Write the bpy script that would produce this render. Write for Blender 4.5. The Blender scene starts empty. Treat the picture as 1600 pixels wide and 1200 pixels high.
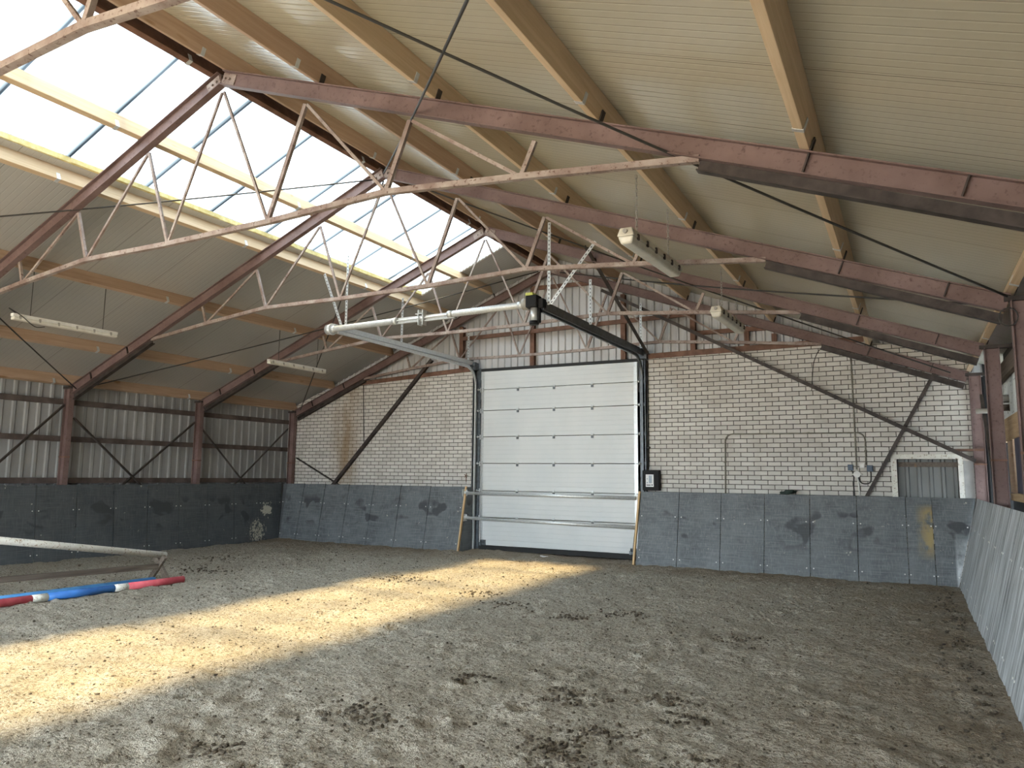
import bpy, bmesh, math, random
import numpy as np
from mathutils import Vector, Matrix, noise

random.seed(4)
SC = bpy.context.scene
COL = SC.collection
V = Vector

# ------------------------------------------------------------------ measures (metres)
# X along the gable wall, Y towards the gable wall (its brick face is Y = 0), Z up
ZR, ZE, W = 5.983, 3.241, 7.543          # rafter centre lines: ridge, right eave, right column
WL, ZL = 7.244, 3.091                    # left column, left eave
MR, ML = (ZR - ZE) / W, (ZR - ZL) / WL
FRAMES = [-0.087, -2.912, -5.812, -8.711, -11.611]
YB = -18.0                               # the hall goes on behind the photographer


def roof_z(x, off=0.0):
    return ZR - (MR * x if x >= 0 else -ML * x) + off


# ------------------------------------------------------------------ materials
def new_mat(name):
    m = bpy.data.materials.new(name)
    m.use_nodes = True
    nt = m.node_tree
    for n in list(nt.nodes):
        nt.nodes.remove(n)
    out = nt.nodes.new('ShaderNodeOutputMaterial')
    return m, nt, out


class NT:
    """tiny helper to wire procedural node trees"""
    def __init__(self, name):
        self.m, self.nt, self.out = new_mat(name)
        self.geo = self.nt.nodes.new('ShaderNodeNewGeometry')
        self.pos = self.geo.outputs['Position']

    def n(self, t, **kw):
        nd = self.nt.nodes.new(t)
        for k, v in kw.items():
            setattr(nd, k, v)
        return nd

    def link(self, a, b):
        self.nt.links.new(a, b)

    def setin(self, sock, v):
        if hasattr(v, 'is_linked') or isinstance(v, bpy.types.NodeSocket):
            self.link(v, sock)
        else:
            sock.default_value = v

    def math(self, op, a, b=0.0, c=0.0, clamp=False):
        nd = self.n('ShaderNodeMath', operation=op, use_clamp=clamp)
        self.setin(nd.inputs[0], a)
        self.setin(nd.inputs[1], b)
        self.setin(nd.inputs[2], c)
        return nd.outputs[0]

    def scale(self, s, src=None):
        nd = self.n('ShaderNodeVectorMath', operation='MULTIPLY')
        self.setin(nd.inputs[0], src or self.pos)
        nd.inputs[1].default_value = s
        return nd.outputs[0]

    def noise(self, s=(1, 1, 1), detail=3.0, rough=0.55, dist=0.0, src=None):
        nd = self.n('ShaderNodeTexNoise')
        self.link(self.scale(s, src), nd.inputs['Vector'])
        nd.inputs['Scale'].default_value = 1.0
        nd.inputs['Detail'].default_value = detail
        nd.inputs['Roughness'].default_value = rough
        nd.inputs['Distortion'].default_value = dist
        return nd.outputs['Fac']

    def ramp(self, f, a, b, lo=0.0, hi=1.0):
        nd = self.n('ShaderNodeMapRange')
        nd.clamp = True
        self.setin(nd.inputs['Value'], f)
        nd.inputs['From Min'].default_value = a
        nd.inputs['From Max'].default_value = b
        nd.inputs['To Min'].default_value = lo
        nd.inputs['To Max'].default_value = hi
        return nd.outputs['Result']

    def mix(self, f, a, b, mode='MIX'):
        nd = self.n('ShaderNodeMix', data_type='RGBA', blend_type=mode)
        self.setin(nd.inputs['Factor'], f)
        for s, v in ((nd.inputs[6], a), (nd.inputs[7], b)):
            if isinstance(v, tuple):
                s.default_value = (v[0], v[1], v[2], 1)
            else:
                self.link(v, s)
        return nd.outputs[2]

    def sep(self):
        nd = self.n('ShaderNodeSeparateXYZ')
        self.link(self.pos, nd.inputs[0])
        return nd.outputs

    def bump(self, h, dist=0.01, strength=1.0, normal=None):
        nd = self.n('ShaderNodeBump')
        self.link(h, nd.inputs['Height'])
        nd.inputs['Distance'].default_value = dist
        nd.inputs['Strength'].default_value = strength
        if normal is not None:
            self.link(normal, nd.inputs['Normal'])
        return nd.outputs['Normal']

    def bsdf(self, col, rough=0.6, metal=0.0, normal=None, spec=0.5):
        nd = self.n('ShaderNodeBsdfPrincipled')
        if isinstance(col, tuple):
            nd.inputs['Base Color'].default_value = (*col, 1)
        else:
            self.link(col, nd.inputs['Base Color'])
        self.setin(nd.inputs['Roughness'], rough)
        nd.inputs['Metallic'].default_value = metal
        nd.inputs['Specular IOR Level'].default_value = spec
        if normal is not None:
            self.link(normal, nd.inputs['Normal'])
        self.link(nd.outputs[0], self.out.inputs['Surface'])
        return self.m


def mottled(name, a, b, s=6.0, rough=0.6, metal=0.0, spec=0.4, lo=0.35, hi=0.65, stretch=(1, 1, 1), speck=None, bump=0.0):
    t = NT(name)
    f = t.noise((s * stretch[0], s * stretch[1], s * stretch[2]), 4)
    c = t.mix(t.ramp(f, lo, hi), a, b)
    if speck:
        g = t.noise((s * 7, s * 7, s * 7), 3)
        c = t.mix(t.ramp(g, 0.58, 0.68), c, speck)
    nrm = t.bump(f, bump) if bump else None
    return t.bsdf(c, rough, metal, nrm, spec)


def plain(name, c, rough=0.5, metal=0.0, spec=0.5):
    k = tuple(x * 0.82 for x in c)
    return mottled(name, k, c, 9.0, rough, metal, spec)


def sand_material():
    t = NT('arena_sand')
    big = t.noise((0.55, 0.55, 0.55), 3)
    mid = t.noise((5, 5, 5), 4, 0.6)
    fine = t.noise((38, 38, 38), 4, 0.7)
    grit = t.noise((120, 120, 120), 2, 0.6)
    base = t.mix(t.ramp(big, 0.3, 0.7), (0.37, 0.345, 0.29), (0.47, 0.445, 0.385))
    base = t.mix(t.ramp(mid, 0.45, 0.75, 0, 0.5), base, (0.31, 0.27, 0.21))
    base = t.mix(t.ramp(fine, 0.53, 0.60, 0, 0.85), base, (0.12, 0.096, 0.07))
    pits = t.noise((17, 17, 17), 3, 0.65)
    base = t.mix(t.ramp(pits, 0.58, 0.66, 0, 0.5), base, (0.115, 0.09, 0.065))
    base = t.mix(t.ramp(grit, 0.58, 0.66, 0, 0.75), base, (0.72, 0.66, 0.54))
    # damp, darker riding track along the gable and right-hand boards
    x, y, z = t.sep()
    edge = t.math('MAXIMUM', t.ramp(y, -2.3, -0.9), t.ramp(x, 5.3, 6.8))
    edge = t.math('MULTIPLY', edge, t.ramp(t.noise((1.3, 1.3, 1.3), 3), 0.3, 0.6, 0.35, 1.0))
    base = t.mix(t.math('MULTIPLY', edge, 0.6), base, (0.20, 0.14, 0.085))
    # curved harrow marks
    yy = t.math('ADD', y, 4.27)
    q = t.math('ADD', t.math('MULTIPLY', yy, -0.307), 3.65)
    q = t.math('SUBTRACT', q, t.math('MULTIPLY', t.math('MULTIPLY', yy, t.math('ADD', y, 6.78)), 0.0632))
    u = t.math('SUBTRACT', x, q)
    yr = t.math('MULTIPLY', t.ramp(y, -9.2, -8.2), t.ramp(y, -3.2, -4.4))
    rut = None
    for off in (0.0, 1.05):
        d = t.math('SUBTRACT', u, off)
        w = t.math('SINE', t.math('MULTIPLY', d, 75.0))
        k = t.math('MULTIPLY', t.math('MULTIPLY', w, t.ramp(t.math('ABSOLUTE', d), 0.13, 0.10)), t.math('MULTIPLY', yr, t.ramp(t.noise((1.1, 1.1, 1.1), 2), 0.45, 0.6)))
        rut = k if rut is None else t.math('ADD', rut, k)
    h = t.math('ADD', t.math('MULTIPLY', pits, -1.0), t.math('MULTIPLY', mid, 0.5), t.math('MULTIPLY', fine, 1.0))
    h = t.math('ADD', h, t.math('MULTIPLY', grit, 0.25))
    h = t.math('ADD', h, t.math('MULTIPLY', rut, 0.10))
    return t.bsdf(base, 0.95, 0, t.bump(h, 0.05, 1.0), 0.12)


def brick_material():
    t = NT('painted_brick')
    x, y, z = t.sep()
    cmb = t.n('ShaderNodeCombineXYZ')
    wob = t.noise((9, 9, 9), 2)
    t.link(t.math('ADD', x, t.math('MULTIPLY', wob, 0.010)), cmb.inputs[0])
    t.link(t.math('ADD', z, t.math('MULTIPLY', wob, 0.008)), cmb.inputs[1])
    b = t.n('ShaderNodeTexBrick')
    t.link(cmb.outputs[0], b.inputs['Vector'])
    b.offset = 0.5
    b.inputs['Scale'].default_value = 1.0
    b.inputs['Brick Width'].default_value = 0.232
    b.inputs['Row Height'].default_value = 0.0835
    b.inputs['Mortar Size'].default_value = 0.0065
    b.inputs['Mortar Smooth'].default_value = 0.25
    b.inputs['Bias'].default_value = 0.0
    b.inputs['Color1'].default_value = (0.68, 0.655, 0.615, 1)
    b.inputs['Color2'].default_value = (0.57, 0.545, 0.51, 1)
    b.inputs['Mortar'].default_value = (0.085, 0.077, 0.068, 1)
    c = b.outputs['Color']
    dirt = t.noise((1.6, 1.6, 1.6), 5, 0.6)
    c = t.mix(t.ramp(dirt, 0.48, 0.78, 0, 0.5), c, (0.36, 0.33, 0.29))
    chips = t.noise((14, 14, 14), 4, 0.7)
    c = t.mix(t.ramp(chips, 0.66, 0.74, 0, 0.8), c, (0.20, 0.17, 0.14))
    # rusty run-off stain on the left part of the wall
    s = t.math('MULTIPLY', t.ramp(t.math('ABSOLUTE', t.math('ADD', x, 5.55)), 0.55, 0.05), t.ramp(t.noise((3, 3, 0.7), 4), 0.3, 0.6))
    c = t.mix(t.math('MULTIPLY', s, 0.72), c, (0.27, 0.17, 0.075))
    nrm = t.bump(t.math('SUBTRACT', t.math('MULTIPLY', chips, 0.25), b.outputs['Fac']), 0.012, 0.8)
    return t.bsdf(c, 0.9, 0, nrm, 0.2)


def roof_panel_material(name, col, col2):
    t = NT(name)
    x, y, z = t.sep()
    fr = t.math('FRACT', t.math('MULTIPLY', y, 1.0))
    seam = t.ramp(t.math('ABSOLUTE', t.math('SUBTRACT', fr, 0.5)), 0.0, 0.006, 1, 0)
    rib = t.math('ABSOLUTE', t.math('SINE', t.math('MULTIPLY', y, math.pi / 0.085)))
    rib = t.ramp(rib, 0.0, 0.35)
    f = t.noise((0.8, 0.5, 0.8), 3)
    c = t.mix(t.ramp(f, 0.3, 0.7), col, col2)
    c = t.mix(t.math('MULTIPLY', seam, 0.7), c, (0.10, 0.09, 0.07))
    nrm = t.bump(t.math('SUBTRACT', rib, seam), 0.003, 0.6)
    return t.bsdf(c, 0.19, 0, nrm, 0.9)


def wood_material(name, a, b, knot=(0.30, 0.17, 0.08), axis='y'):
    t = NT(name)
    s = {'y': (26, 1.1, 26), 'x': (1.1, 26, 26), 'z': (26, 26, 1.1)}[axis]
    k = {'y': (7, 2.2, 7), 'x': (2.2, 7, 7), 'z': (7, 7, 2.2)}[axis]
    g = t.noise(s, 4, 0.6, 0.6)
    c = t.mix(t.ramp(g, 0.3, 0.7), a, b)
    kn = t.noise(k, 1.5, 0.4)
    c = t.mix(t.ramp(kn, 0.73, 0.78, 0, 0.8), c, knot)
    return t.bsdf(c, 0.7, 0, t.bump(g, 0.002, 0.5), 0.25)


def rubber_material():
    t = NT('rubber_mat')
    x, y, z = t.sep()
    w = t.noise((3.0, 3.0, 60), 3, 0.6)              # fine horizontal moulding lines
    wv = t.noise((55, 55, 2.2), 3, 0.6)              # vertical scratches
    clouds = t.noise((2.6, 2.6, 2.0), 5, 0.65)
    c = t.mix(t.ramp(clouds, 0.3, 0.72), (0.070, 0.081, 0.090), (0.155, 0.172, 0.183))
    c = t.mix(t.ramp(w, 0.47, 0.68, 0, 0.6), c, (0.20, 0.215, 0.225))
    c = t.mix(t.ramp(wv, 0.50, 0.70, 0, 0.6), c, (0.22, 0.235, 0.245))
    c = t.mix(t.ramp(x, -7.0, -7.03, 0, 0.55), c, (0.028, 0.033, 0.039))  # left-wall boards darkened here, their shade put into the colour
    dark = t.noise((1.7, 1.7, 2.3), 2, 0.5, 0.4)
    mid = t.math('MULTIPLY', t.ramp(z, 0.35, 0.55), t.ramp(z, 1.15, 1.0))
    c = t.mix(t.math('MULTIPLY', t.ramp(t.math('ADD', dark, t.math('MULTIPLY', clouds, 0.25)), 0.70, 0.74, 0, 0.8), mid), c, (0.035, 0.038, 0.043))
    # right-hand boards: pale upright scuff streaks, whitened further for the skylight on them
    pale = t.math('MULTIPLY', t.ramp(x, 7.10, 7.13), t.ramp(y, -0.42, -0.5))
    st = t.noise((4, 13, 0.9), 4, 0.6)
    c = t.mix(t.math('MULTIPLY', pale, t.ramp(st, 0.36, 0.62, 0.15, 0.95)), c, (0.62, 0.655, 0.68))
    # paint splashes: cream near the left corner, ochre on one gable board
    def blot(px, py, pz, r, sc, lo, hi):
        d = t.n('ShaderNodeVectorMath', operation='DISTANCE')
        t.link(t.pos, d.inputs[0])
        d.inputs[1].default_value = (px, py, pz)
        m = t.ramp(d.outputs['Value'], r * 0.4, r, 0.30, 0)
        return t.ramp(t.math('ADD', t.noise((sc, sc, sc), 4, 0.7), m), lo, hi)
    c = t.mix(blot(-7.12, -1.25, 0.25, 0.42, 16, 0.76, 0.80), c, (0.42, 0.40, 0.33))
    c = t.mix(blot(-7.15, -0.95, 0.75, 0.24, 9, 0.68, 0.72), c, (0.50, 0.48, 0.40))
    yel = t.math('MULTIPLY', t.ramp(x, 6.58, 6.76), t.ramp(x, 6.832, 6.828))
    yel = t.math('MULTIPLY', yel, t.ramp(t.noise((6, 6, 4), 4), 0.36, 0.52))
    yel = t.math('MULTIPLY', yel, t.math('MULTIPLY', t.ramp(z, 0.35, 0.6), t.ramp(z, 1.25, 1.1)))
    yel = t.math('MULTIPLY', yel, t.ramp(y, -0.9, -0.8))
    c = t.mix(t.math('MULTIPLY', yel, 0.9), c, (0.36, 0.27, 0.11))
    nrm = t.bump(t.math('ADD', w, wv), 0.002, 0.6)
    return t.bsdf(c, 0.55, 0, nrm, 0.45)


def steel_paint_material():
    t = NT('red_primer_steel')
    f = t.noise((2.2, 2.2, 2.2), 4)
    g = t.noise((26, 26, 26), 4, 0.65)
    c = t.mix(t.ramp(f, 0.3, 0.7), (0.135, 0.085, 0.077), (0.225, 0.155, 0.147))
    c = t.mix(t.ramp(g, 0.56, 0.70, 0, 0.75), c, (0.085, 0.05, 0.042))
    return t.bsdf(c, 0.6, 0.0, t.bump(g, 0.002, 0.4), 0.4)


def skylight_material():
    t = NT('translucent_grp')
    x, y, z = t.sep()
    # dirt held in the sheet laps, faint streaks running down the slope
    fr = t.math('FRACT', t.math('DIVIDE', t.math('ADD', y, 1.52 + 1.06 * 40), 1.06))
    lap = t.math('MAXIMUM', t.ramp(t.math('ABSOLUTE', t.math('SUBTRACT', fr, 0.985)), 0.022, 0.008), t.ramp(t.math('ABSOLUTE', t.math('SUBTRACT', fr, 0.90)), 0.016, 0.004, 0.0, 0.8))
    streak = t.noise((0.5, 5.0, 0.5), 3)
    grime = t.math('SUBTRACT', t.ramp(streak, 0.25, 0.7, 0.62, 1.0), t.math('MULTIPLY', lap, 0.55))
    tr = t.n('ShaderNodeBsdfTransparent')
    t.link(t.mix(grime, (0.0, 0.0, 0.0), (0.43, 0.47, 0.50)), tr.inputs[0])
    tl = t.n('ShaderNodeBsdfTranslucent')
    t.link(t.mix(grime, (0.0, 0.0, 0.0), (0.13, 0.165, 0.21)), tl.inputs[0])
    mx = t.n('ShaderNodeMixShader')
    mx.inputs[0].default_value = 0.5
    t.link(tr.outputs[0], mx.inputs[1])
    t.link(tl.outputs[0], mx.inputs[2])
    t.link(mx.outputs[0], t.out.inputs['Surface'])
    return t.m


def door_material():
    t = NT('door_panel_steel')
    x, y, z = t.sep()
    fr = t.math('FRACT', t.math('MULTIPLY', z, 10.4))
    line = t.ramp(t.math('ABSOLUTE', t.math('SUBTRACT', fr, 0.5)), 0.0, 0.07, 1, 0)
    f = t.noise((1.2, 1.2, 0.8), 3)
    c = t.mix(t.ramp(f, 0.3, 0.7), (0.60, 0.635, 0.65), (0.68, 0.70, 0.705))
    c = t.mix(t.math('MULTIPLY', line, 0.22), c, (0.36, 0.39, 0.41))
    return t.bsdf(c, 0.38, 0, t.bump(line, -0.003, 0.6), 0.5)


M = {
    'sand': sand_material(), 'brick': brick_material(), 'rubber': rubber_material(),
    'roof': roof_panel_material('cream_roof_panel', (0.47, 0.44, 0.345), (0.52, 0.485, 0.39)),
    'roofL': roof_panel_material('grey_roof_panel', (0.42, 0.415, 0.395), (0.46, 0.455, 0.435)),
    'wood': wood_material('spruce_purlin', (0.55, 0.41, 0.26), (0.67, 0.52, 0.36)),
    'wood_old': wood_material('aged_purlin', (0.40, 0.275, 0.19), (0.51, 0.37, 0.265)),
    'plank': wood_material('raw_plank', (0.38, 0.26, 0.15), (0.52, 0.38, 0.23)),
    'plankz': wood_material('raw_plank_edge', (0.55, 0.37, 0.19), (0.66, 0.46, 0.26), axis='z'),
    'steel': steel_paint_material(),
    'steel_grey': mottled('dusty_chord_steel', (0.24, 0.175, 0.155), (0.40, 0.345, 0.315), 5, 0.65, 0.1, 0.35, speck=(0.14, 0.085, 0.07)),
    'dark_steel': mottled('dark_steel', (0.035, 0.028, 0.026), (0.075, 0.06, 0.055), 7, 0.6, 0.2, 0.4),
    'brown_steel': mottled('brown_gable_steel', (0.13, 0.07, 0.048), (0.22, 0.12, 0.085), 6, 0.65, 0.0, 0.3),
    'galv': mottled('galvanised_steel', (0.55, 0.58, 0.60), (0.66, 0.69, 0.70), 30, 0.35, 0.4, 0.5),
    'track': mottled('door_track_steel', (0.085, 0.10, 0.115), (0.14, 0.16, 0.18), 12, 0.42, 0.5, 0.5),
    'sheet': mottled('grey_cladding', (0.52, 0.53, 0.55), (0.62, 0.63, 0.645), 2, 0.5, 0.0, 0.4, stretch=(1, 1, 0.4)),
    'sheet_shaded': mottled('shaded_side_cladding', (0.25, 0.25, 0.25), (0.33, 0.33, 0.325), 2, 0.6, 0.0, 0.3, stretch=(1, 1, 0.4)),  # darker copy of the gable sheet, the left wall's shade in its colour
    'girt': mottled('shaded_rail_steel', (0.065, 0.05, 0.046), (0.125, 0.10, 0.092), 4, 0.7, 0.0, 0.25),  # rail colour darkened to carry the shade along the left wall
    'sheet_shut': mottled('dull_shutter_sheet', (0.17, 0.18, 0.18), (0.24, 0.25, 0.25), 2, 0.5, 0.0, 0.4, stretch=(1, 1, 0.4)),
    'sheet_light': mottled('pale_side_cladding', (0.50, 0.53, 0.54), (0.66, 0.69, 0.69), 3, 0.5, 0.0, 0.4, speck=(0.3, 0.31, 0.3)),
    'skylight': skylight_material(), 'door': door_material(),
    'black': plain('black_plastic', (0.012, 0.0125, 0.014), 0.6, 0.0, 0.2),
    'seal': plain('black_rubber_seal', (0.012, 0.012, 0.013), 0.7),
    'white_paint': mottled('weathered_white_paint', (0.70, 0.69, 0.63), (0.82, 0.81, 0.76), 5, 0.55, 0, 0.4, speck=(0.35, 0.26, 0.18)),
    'white': plain('white_plastic', (0.80, 0.80, 0.77), 0.4),
    'cream': plain('cream_luminaire_body', (0.66, 0.63, 0.54), 0.45),
    'diff': plain('milky_diffuser', (0.74, 0.72, 0.64), 0.3),
    'red': mottled('faded_red_paint', (0.62, 0.085, 0.12), (0.72, 0.15, 0.18), 8, 0.5, 0, 0.4),
    'blue': mottled('blue_paint', (0.035, 0.16, 0.52), (0.05, 0.22, 0.64), 8, 0.45, 0, 0.5),
    'lightblue': mottled('pale_blue_paint', (0.06, 0.26, 0.60), (0.09, 0.33, 0.70), 8, 0.45, 0, 0.5),
    'wood_grey': wood_material('weathered_timber', (0.085, 0.068, 0.056), (0.20, 0.165, 0.135)),
    'pvc': plain('grey_pvc', (0.36, 0.35, 0.32), 0.45),
    'conduit': mottled('dull_conduit', (0.16, 0.15, 0.12), (0.26, 0.245, 0.20), 10, 0.55, 0, 0.3),
    'cable': plain('dark_cable', (0.035, 0.033, 0.03), 0.6),
    'socket': plain('blue_grey_socket', (0.07, 0.11, 0.17), 0.45),
    'lime': plain('yellow_green_cap', (0.50, 0.55, 0.12), 0.5),
    'foam': mottled('yellow_insulation_edge', (0.62, 0.52, 0.22), (0.74, 0.66, 0.36), 14, 0.9, 0, 0.1),
    'concrete': mottled('grey_render', (0.36, 0.36, 0.36), (0.46, 0.46, 0.455), 5, 0.9, 0, 0.2),
    'clod': mottled('damp_sand_clod', (0.055, 0.045, 0.035), (0.155, 0.13, 0.10), 22, 0.95, 0, 0.1),
    'void': plain('dark_aisle_wall', (0.03, 0.03, 0.032), 0.9),
    'blueboard': plain('dark_blue_board', (0.06, 0.06, 0.10), 0.6),
    'plaster': plain('pale_far_wall', (0.60, 0.58, 0.53), 0.85),
    'cloth': plain('dark_green_cloth', (0.025, 0.04, 0.035), 0.9),
    'label': plain('label_white', (0.75, 0.77, 0.78), 0.4),
    'labelblue': plain('label_grey_blue', (0.25, 0.33, 0.42), 0.4),
}


# ------------------------------------------------------------------ mesh helpers
def face(bm, vs, m=0):
    f = bm.faces.new(vs)
    f.material_index = m
    return f


def hexa(bm, p, m=0):
    """p: eight points, bottom loop 0-3 and top loop 4-7"""
    v = [bm.verts.new(q) for q in p]
    for a, b, c, d in ((3, 2, 1, 0), (4, 5, 6, 7), (0, 1, 5, 4), (1, 2, 6, 5), (2, 3, 7, 6), (3, 0, 4, 7)):
        face(bm, (v[a], v[b], v[c], v[d]), m)


def box(bm, x0, x1, y0, y1, z0, z1, m=0):
    hexa(bm, [(x0, y0, z0), (x1, y0, z0), (x1, y1, z0), (x0, y1, z0), (x0, y0, z1), (x1, y0, z1), (x1, y1, z1), (x0, y1, z1)], m)


def bar(bm, p, q, w, h, side=(0, 1, 0), m=0):
    """rectangular bar from p to q: w along side, h across it"""
    p, q = V(p), V(q)
    d = (q - p).normalized()
    s = V(side)
    s = (s - d * s.dot(d)).normalized()
    n = d.cross(s).normalized()
    s, n = s * w / 2, n * h / 2
    hexa(bm, [p - s - n, p + s - n, p + s + n, p - s + n, q - s - n, q + s - n, q + s + n, q - s + n], m)


def ibeam(bm, p, q, depth, width, side=(0, 1, 0), tf=0.010, tw=0.008):
    p, q = V(p), V(q)
    d = (q - p).normalized()
    s = V(side)
    n = d.cross(s).normalized()
    bar(bm, p, q, tw, depth - 2 * tf, side)
    for k in (-1, 1):
        o = n * (k * (depth - tf) / 2)
        bar(bm, p + o, q + o, width, tf, side)


def tube(bm, pts, r, n=8, m=0, closed=False):
    pts = [V(p) for p in pts]
    rings = []
    prev = None
    for i, p in enumerate(pts):
        a = pts[max(i - 1, 0)]
        b = pts[min(i + 1, len(pts) - 1)]
        d = (b - a).normalized()
        if prev is None:
            u = d.orthogonal().normalized()
        else:
            u = (prev - d * prev.dot(d)).normalized()
        prev = u
        w = d.cross(u)
        rr = r[i] if isinstance(r, (list, tuple)) else r
        rings.append([bm.verts.new(p + (u * math.cos(2 * math.pi * k / n) + w * math.sin(2 * math.pi * k / n)) * rr) for k in range(n)])
    for a, b in zip(rings, rings[1:]):
        for k in range(n):
            f = face(bm, (a[k], a[(k + 1) % n], b[(k + 1) % n], b[k]), m)
            f.smooth = True
    face(bm, rings[0][::-1], m)
    face(bm, rings[-1], m)


def arc(c, r, a0, a1, plane, n=8):
    out = []
    for i in range(n + 1):
        a = a0 + (a1 - a0) * i / n
        u, w = r * math.cos(a), r * math.sin(a)
        out.append(V(c) + (V((u, 0, w)) if plane == 'xz' else V((0, u, w))))
    return out


def smooth_path(pts, n=6):
    """Catmull-Rom through the points"""
    P = [V(p) for p in pts]
    P = [P[0] * 2 - P[1]] + P + [P[-1] * 2 - P[-2]]
    out = []
    for i in range(1, len(P) - 2):
        a, b, c, d = P[i - 1:i + 3]
        for k in range(n):
            s = k / n
            out.append(0.5 * ((2 * b) + (c - a) * s + (2 * a - 5 * b + 4 * c - d) * s * s + (3 * b - a - 3 * c + d) * s ** 3))
    out.append(P[-2])
    return out


def new():
    return bmesh.new()


def base_of(o):
    b = V((0, 0, 0))
    while o is not None:
        b += o.location
        o = o.parent
    return b


def obj(name, bm, mats, parent=None, loc=None, bevel=0.0):
    """links ONE mesh object; the bmesh is given in world coordinates"""
    off = base_of(parent) if parent else V((0, 0, 0))
    if loc is not None:
        off = off + V(loc)
    if off.length:
        bmesh.ops.translate(bm, verts=bm.verts, vec=-off)
    bmesh.ops.recalc_face_normals(bm, faces=bm.faces)
    me = bpy.data.meshes.new(name)
    bm.to_mesh(me)
    bm.free()
    for m in (mats if isinstance(mats, (list, tuple)) else [mats]):
        me.materials.append(M[m])
    o = bpy.data.objects.new(name, me)
    COL.objects.link(o)
    if loc is not None:
        o.location = loc
    if parent:
        o.parent = parent
    if bevel:
        b = o.modifiers.new('bevel', 'BEVEL')
        b.width = bevel
        b.segments = 2
        b.limit_method = 'ANGLE'
    return o


def tag(o, label, cat, group=None, kind=None):
    o['label'] = label
    o['category'] = cat
    if group:
        o['group'] = group
    if kind:
        o['kind'] = kind
    return o


def thing(name, label, cat, loc=(0, 0, 0), group=None):
    o = bpy.data.objects.new(name, None)
    COL.objects.link(o)
    o.location = loc
    o.empty_display_size = 0.1
    return tag(o, label, cat, group)


def struct(name, bm, mats, label=None, parent=None):
    o = obj(name, bm, mats, parent)
    o['kind'] = 'structure'
    if label:
        o['label'] = label
    return o


def dup(root, loc, label):
    r = root.copy()
    COL.objects.link(r)
    r.location = loc
    r['label'] = label
    for ch in list(root.children):
        c = ch.copy()
        COL.objects.link(c)
        c.parent = r
        for g in list(ch.children):
            d = g.copy()
            COL.objects.link(d)
            d.parent = c
    return r


ORD = ['first', 'second', 'third', 'fourth', 'fifth', 'sixth', 'seventh', 'eighth', 'ninth', 'tenth', 'eleventh', 'twelfth', 'thirteenth', 'fourteenth', 'fifteenth', 'sixteenth', 'seventeenth', 'eighteenth', 'nineteenth', 'twentieth']


# ------------------------------------------------------------------ floor of sand
def build_floor():
    x0, x1, y0, y1, st = -7.6, 7.9, -13.6, 0.3, 0.035
    nx, ny = int((x1 - x0) / st) + 1, int((y1 - y0) / st) + 1
    xs, ys = np.linspace(x0, x1, nx), np.linspace(y0, y1, ny)
    X, Y = np.meshgrid(xs, ys)
    rng = np.random.default_rng(7)

    def layer(cell, amp):
        gx, gy = int((x1 - x0) / cell) + 3, int((y1 - y0) / cell) + 3
        g = rng.normal(size=(gy, gx))
        u, w = (X - x0) / cell, (Y - y0) / cell
        i, j = u.astype(int), w.astype(int)
        fu, fw = u - i, w - j
        fu, fw = fu * fu * (3 - 2 * fu), fw * fw * (3 - 2 * fw)
        return amp * ((g[j, i] * (1 - fu) + g[j, i + 1] * fu) * (1 - fw) + (g[j + 1, i] * (1 - fu) + g[j + 1, i + 1] * fu) * fw)

    Z = layer(1.3, 0.010) + layer(0.4, 0.007) + layer(0.16, 0.007) + layer(0.08, 0.006) + layer(0.045, 0.0045)
    for _ in range(420):                      # hoof marks: a dip with a thrown-up rim
        cx, cy = rng.uniform(-6.5, 7.0), rng.uniform(-13.0, -0.9)
        r, dep = rng.uniform(0.06, 0.11), rng.uniform(0.010, 0.036)
        d = np.hypot(X - cx, (Y - cy) * rng.uniform(0.8, 1.25)) / r
        Z += np.where(d < 2.2, -dep * np.exp(-d * d) + dep * 0.7 * np.exp(-((d - 1.35) / 0.45) ** 2), 0)
    Z += 0.05 * np.clip((-5.9 - X) / 1.2, 0, 1) * 0.5 + 0.04 * np.clip((Y + 1.6) / 1.2, 0, 1) * np.clip((1.0 - X) / 2, 0, 1)
    flat = np.clip((Y + 13.6) / 0.4, 0, 1)
    Z *= flat
    bm = new()
    vs = [[bm.verts.new((X[j, i], Y[j, i], Z[j, i])) for i in range(nx)] for j in range(ny)]
    for j in range(ny - 1):
        for i in range(nx - 1):
            f = bm.faces.new((vs[j][i], vs[j][i + 1], vs[j + 1][i + 1], vs[j + 1][i]))
            f.smooth = True
    # the same ground farther back, behind the photographer and under the edges
    a = [bm.verts.new(p) for p in ((-9.5, YB, 0), (9.5, YB, 0), (9.5, y0, 0), (-9.5, y0, 0))]
    bm.faces.new(a)
    o = struct('floor', bm, 'sand', 'brown arena sand floor with hoof prints')

    def ground(x, y):
        i = min(max(int((x - x0) / st), 0), nx - 1)
        j = min(max(int((y - y0) / st), 0), ny - 1)
        return float(Z[j, i])
    return ground


ground = build_floor()


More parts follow.
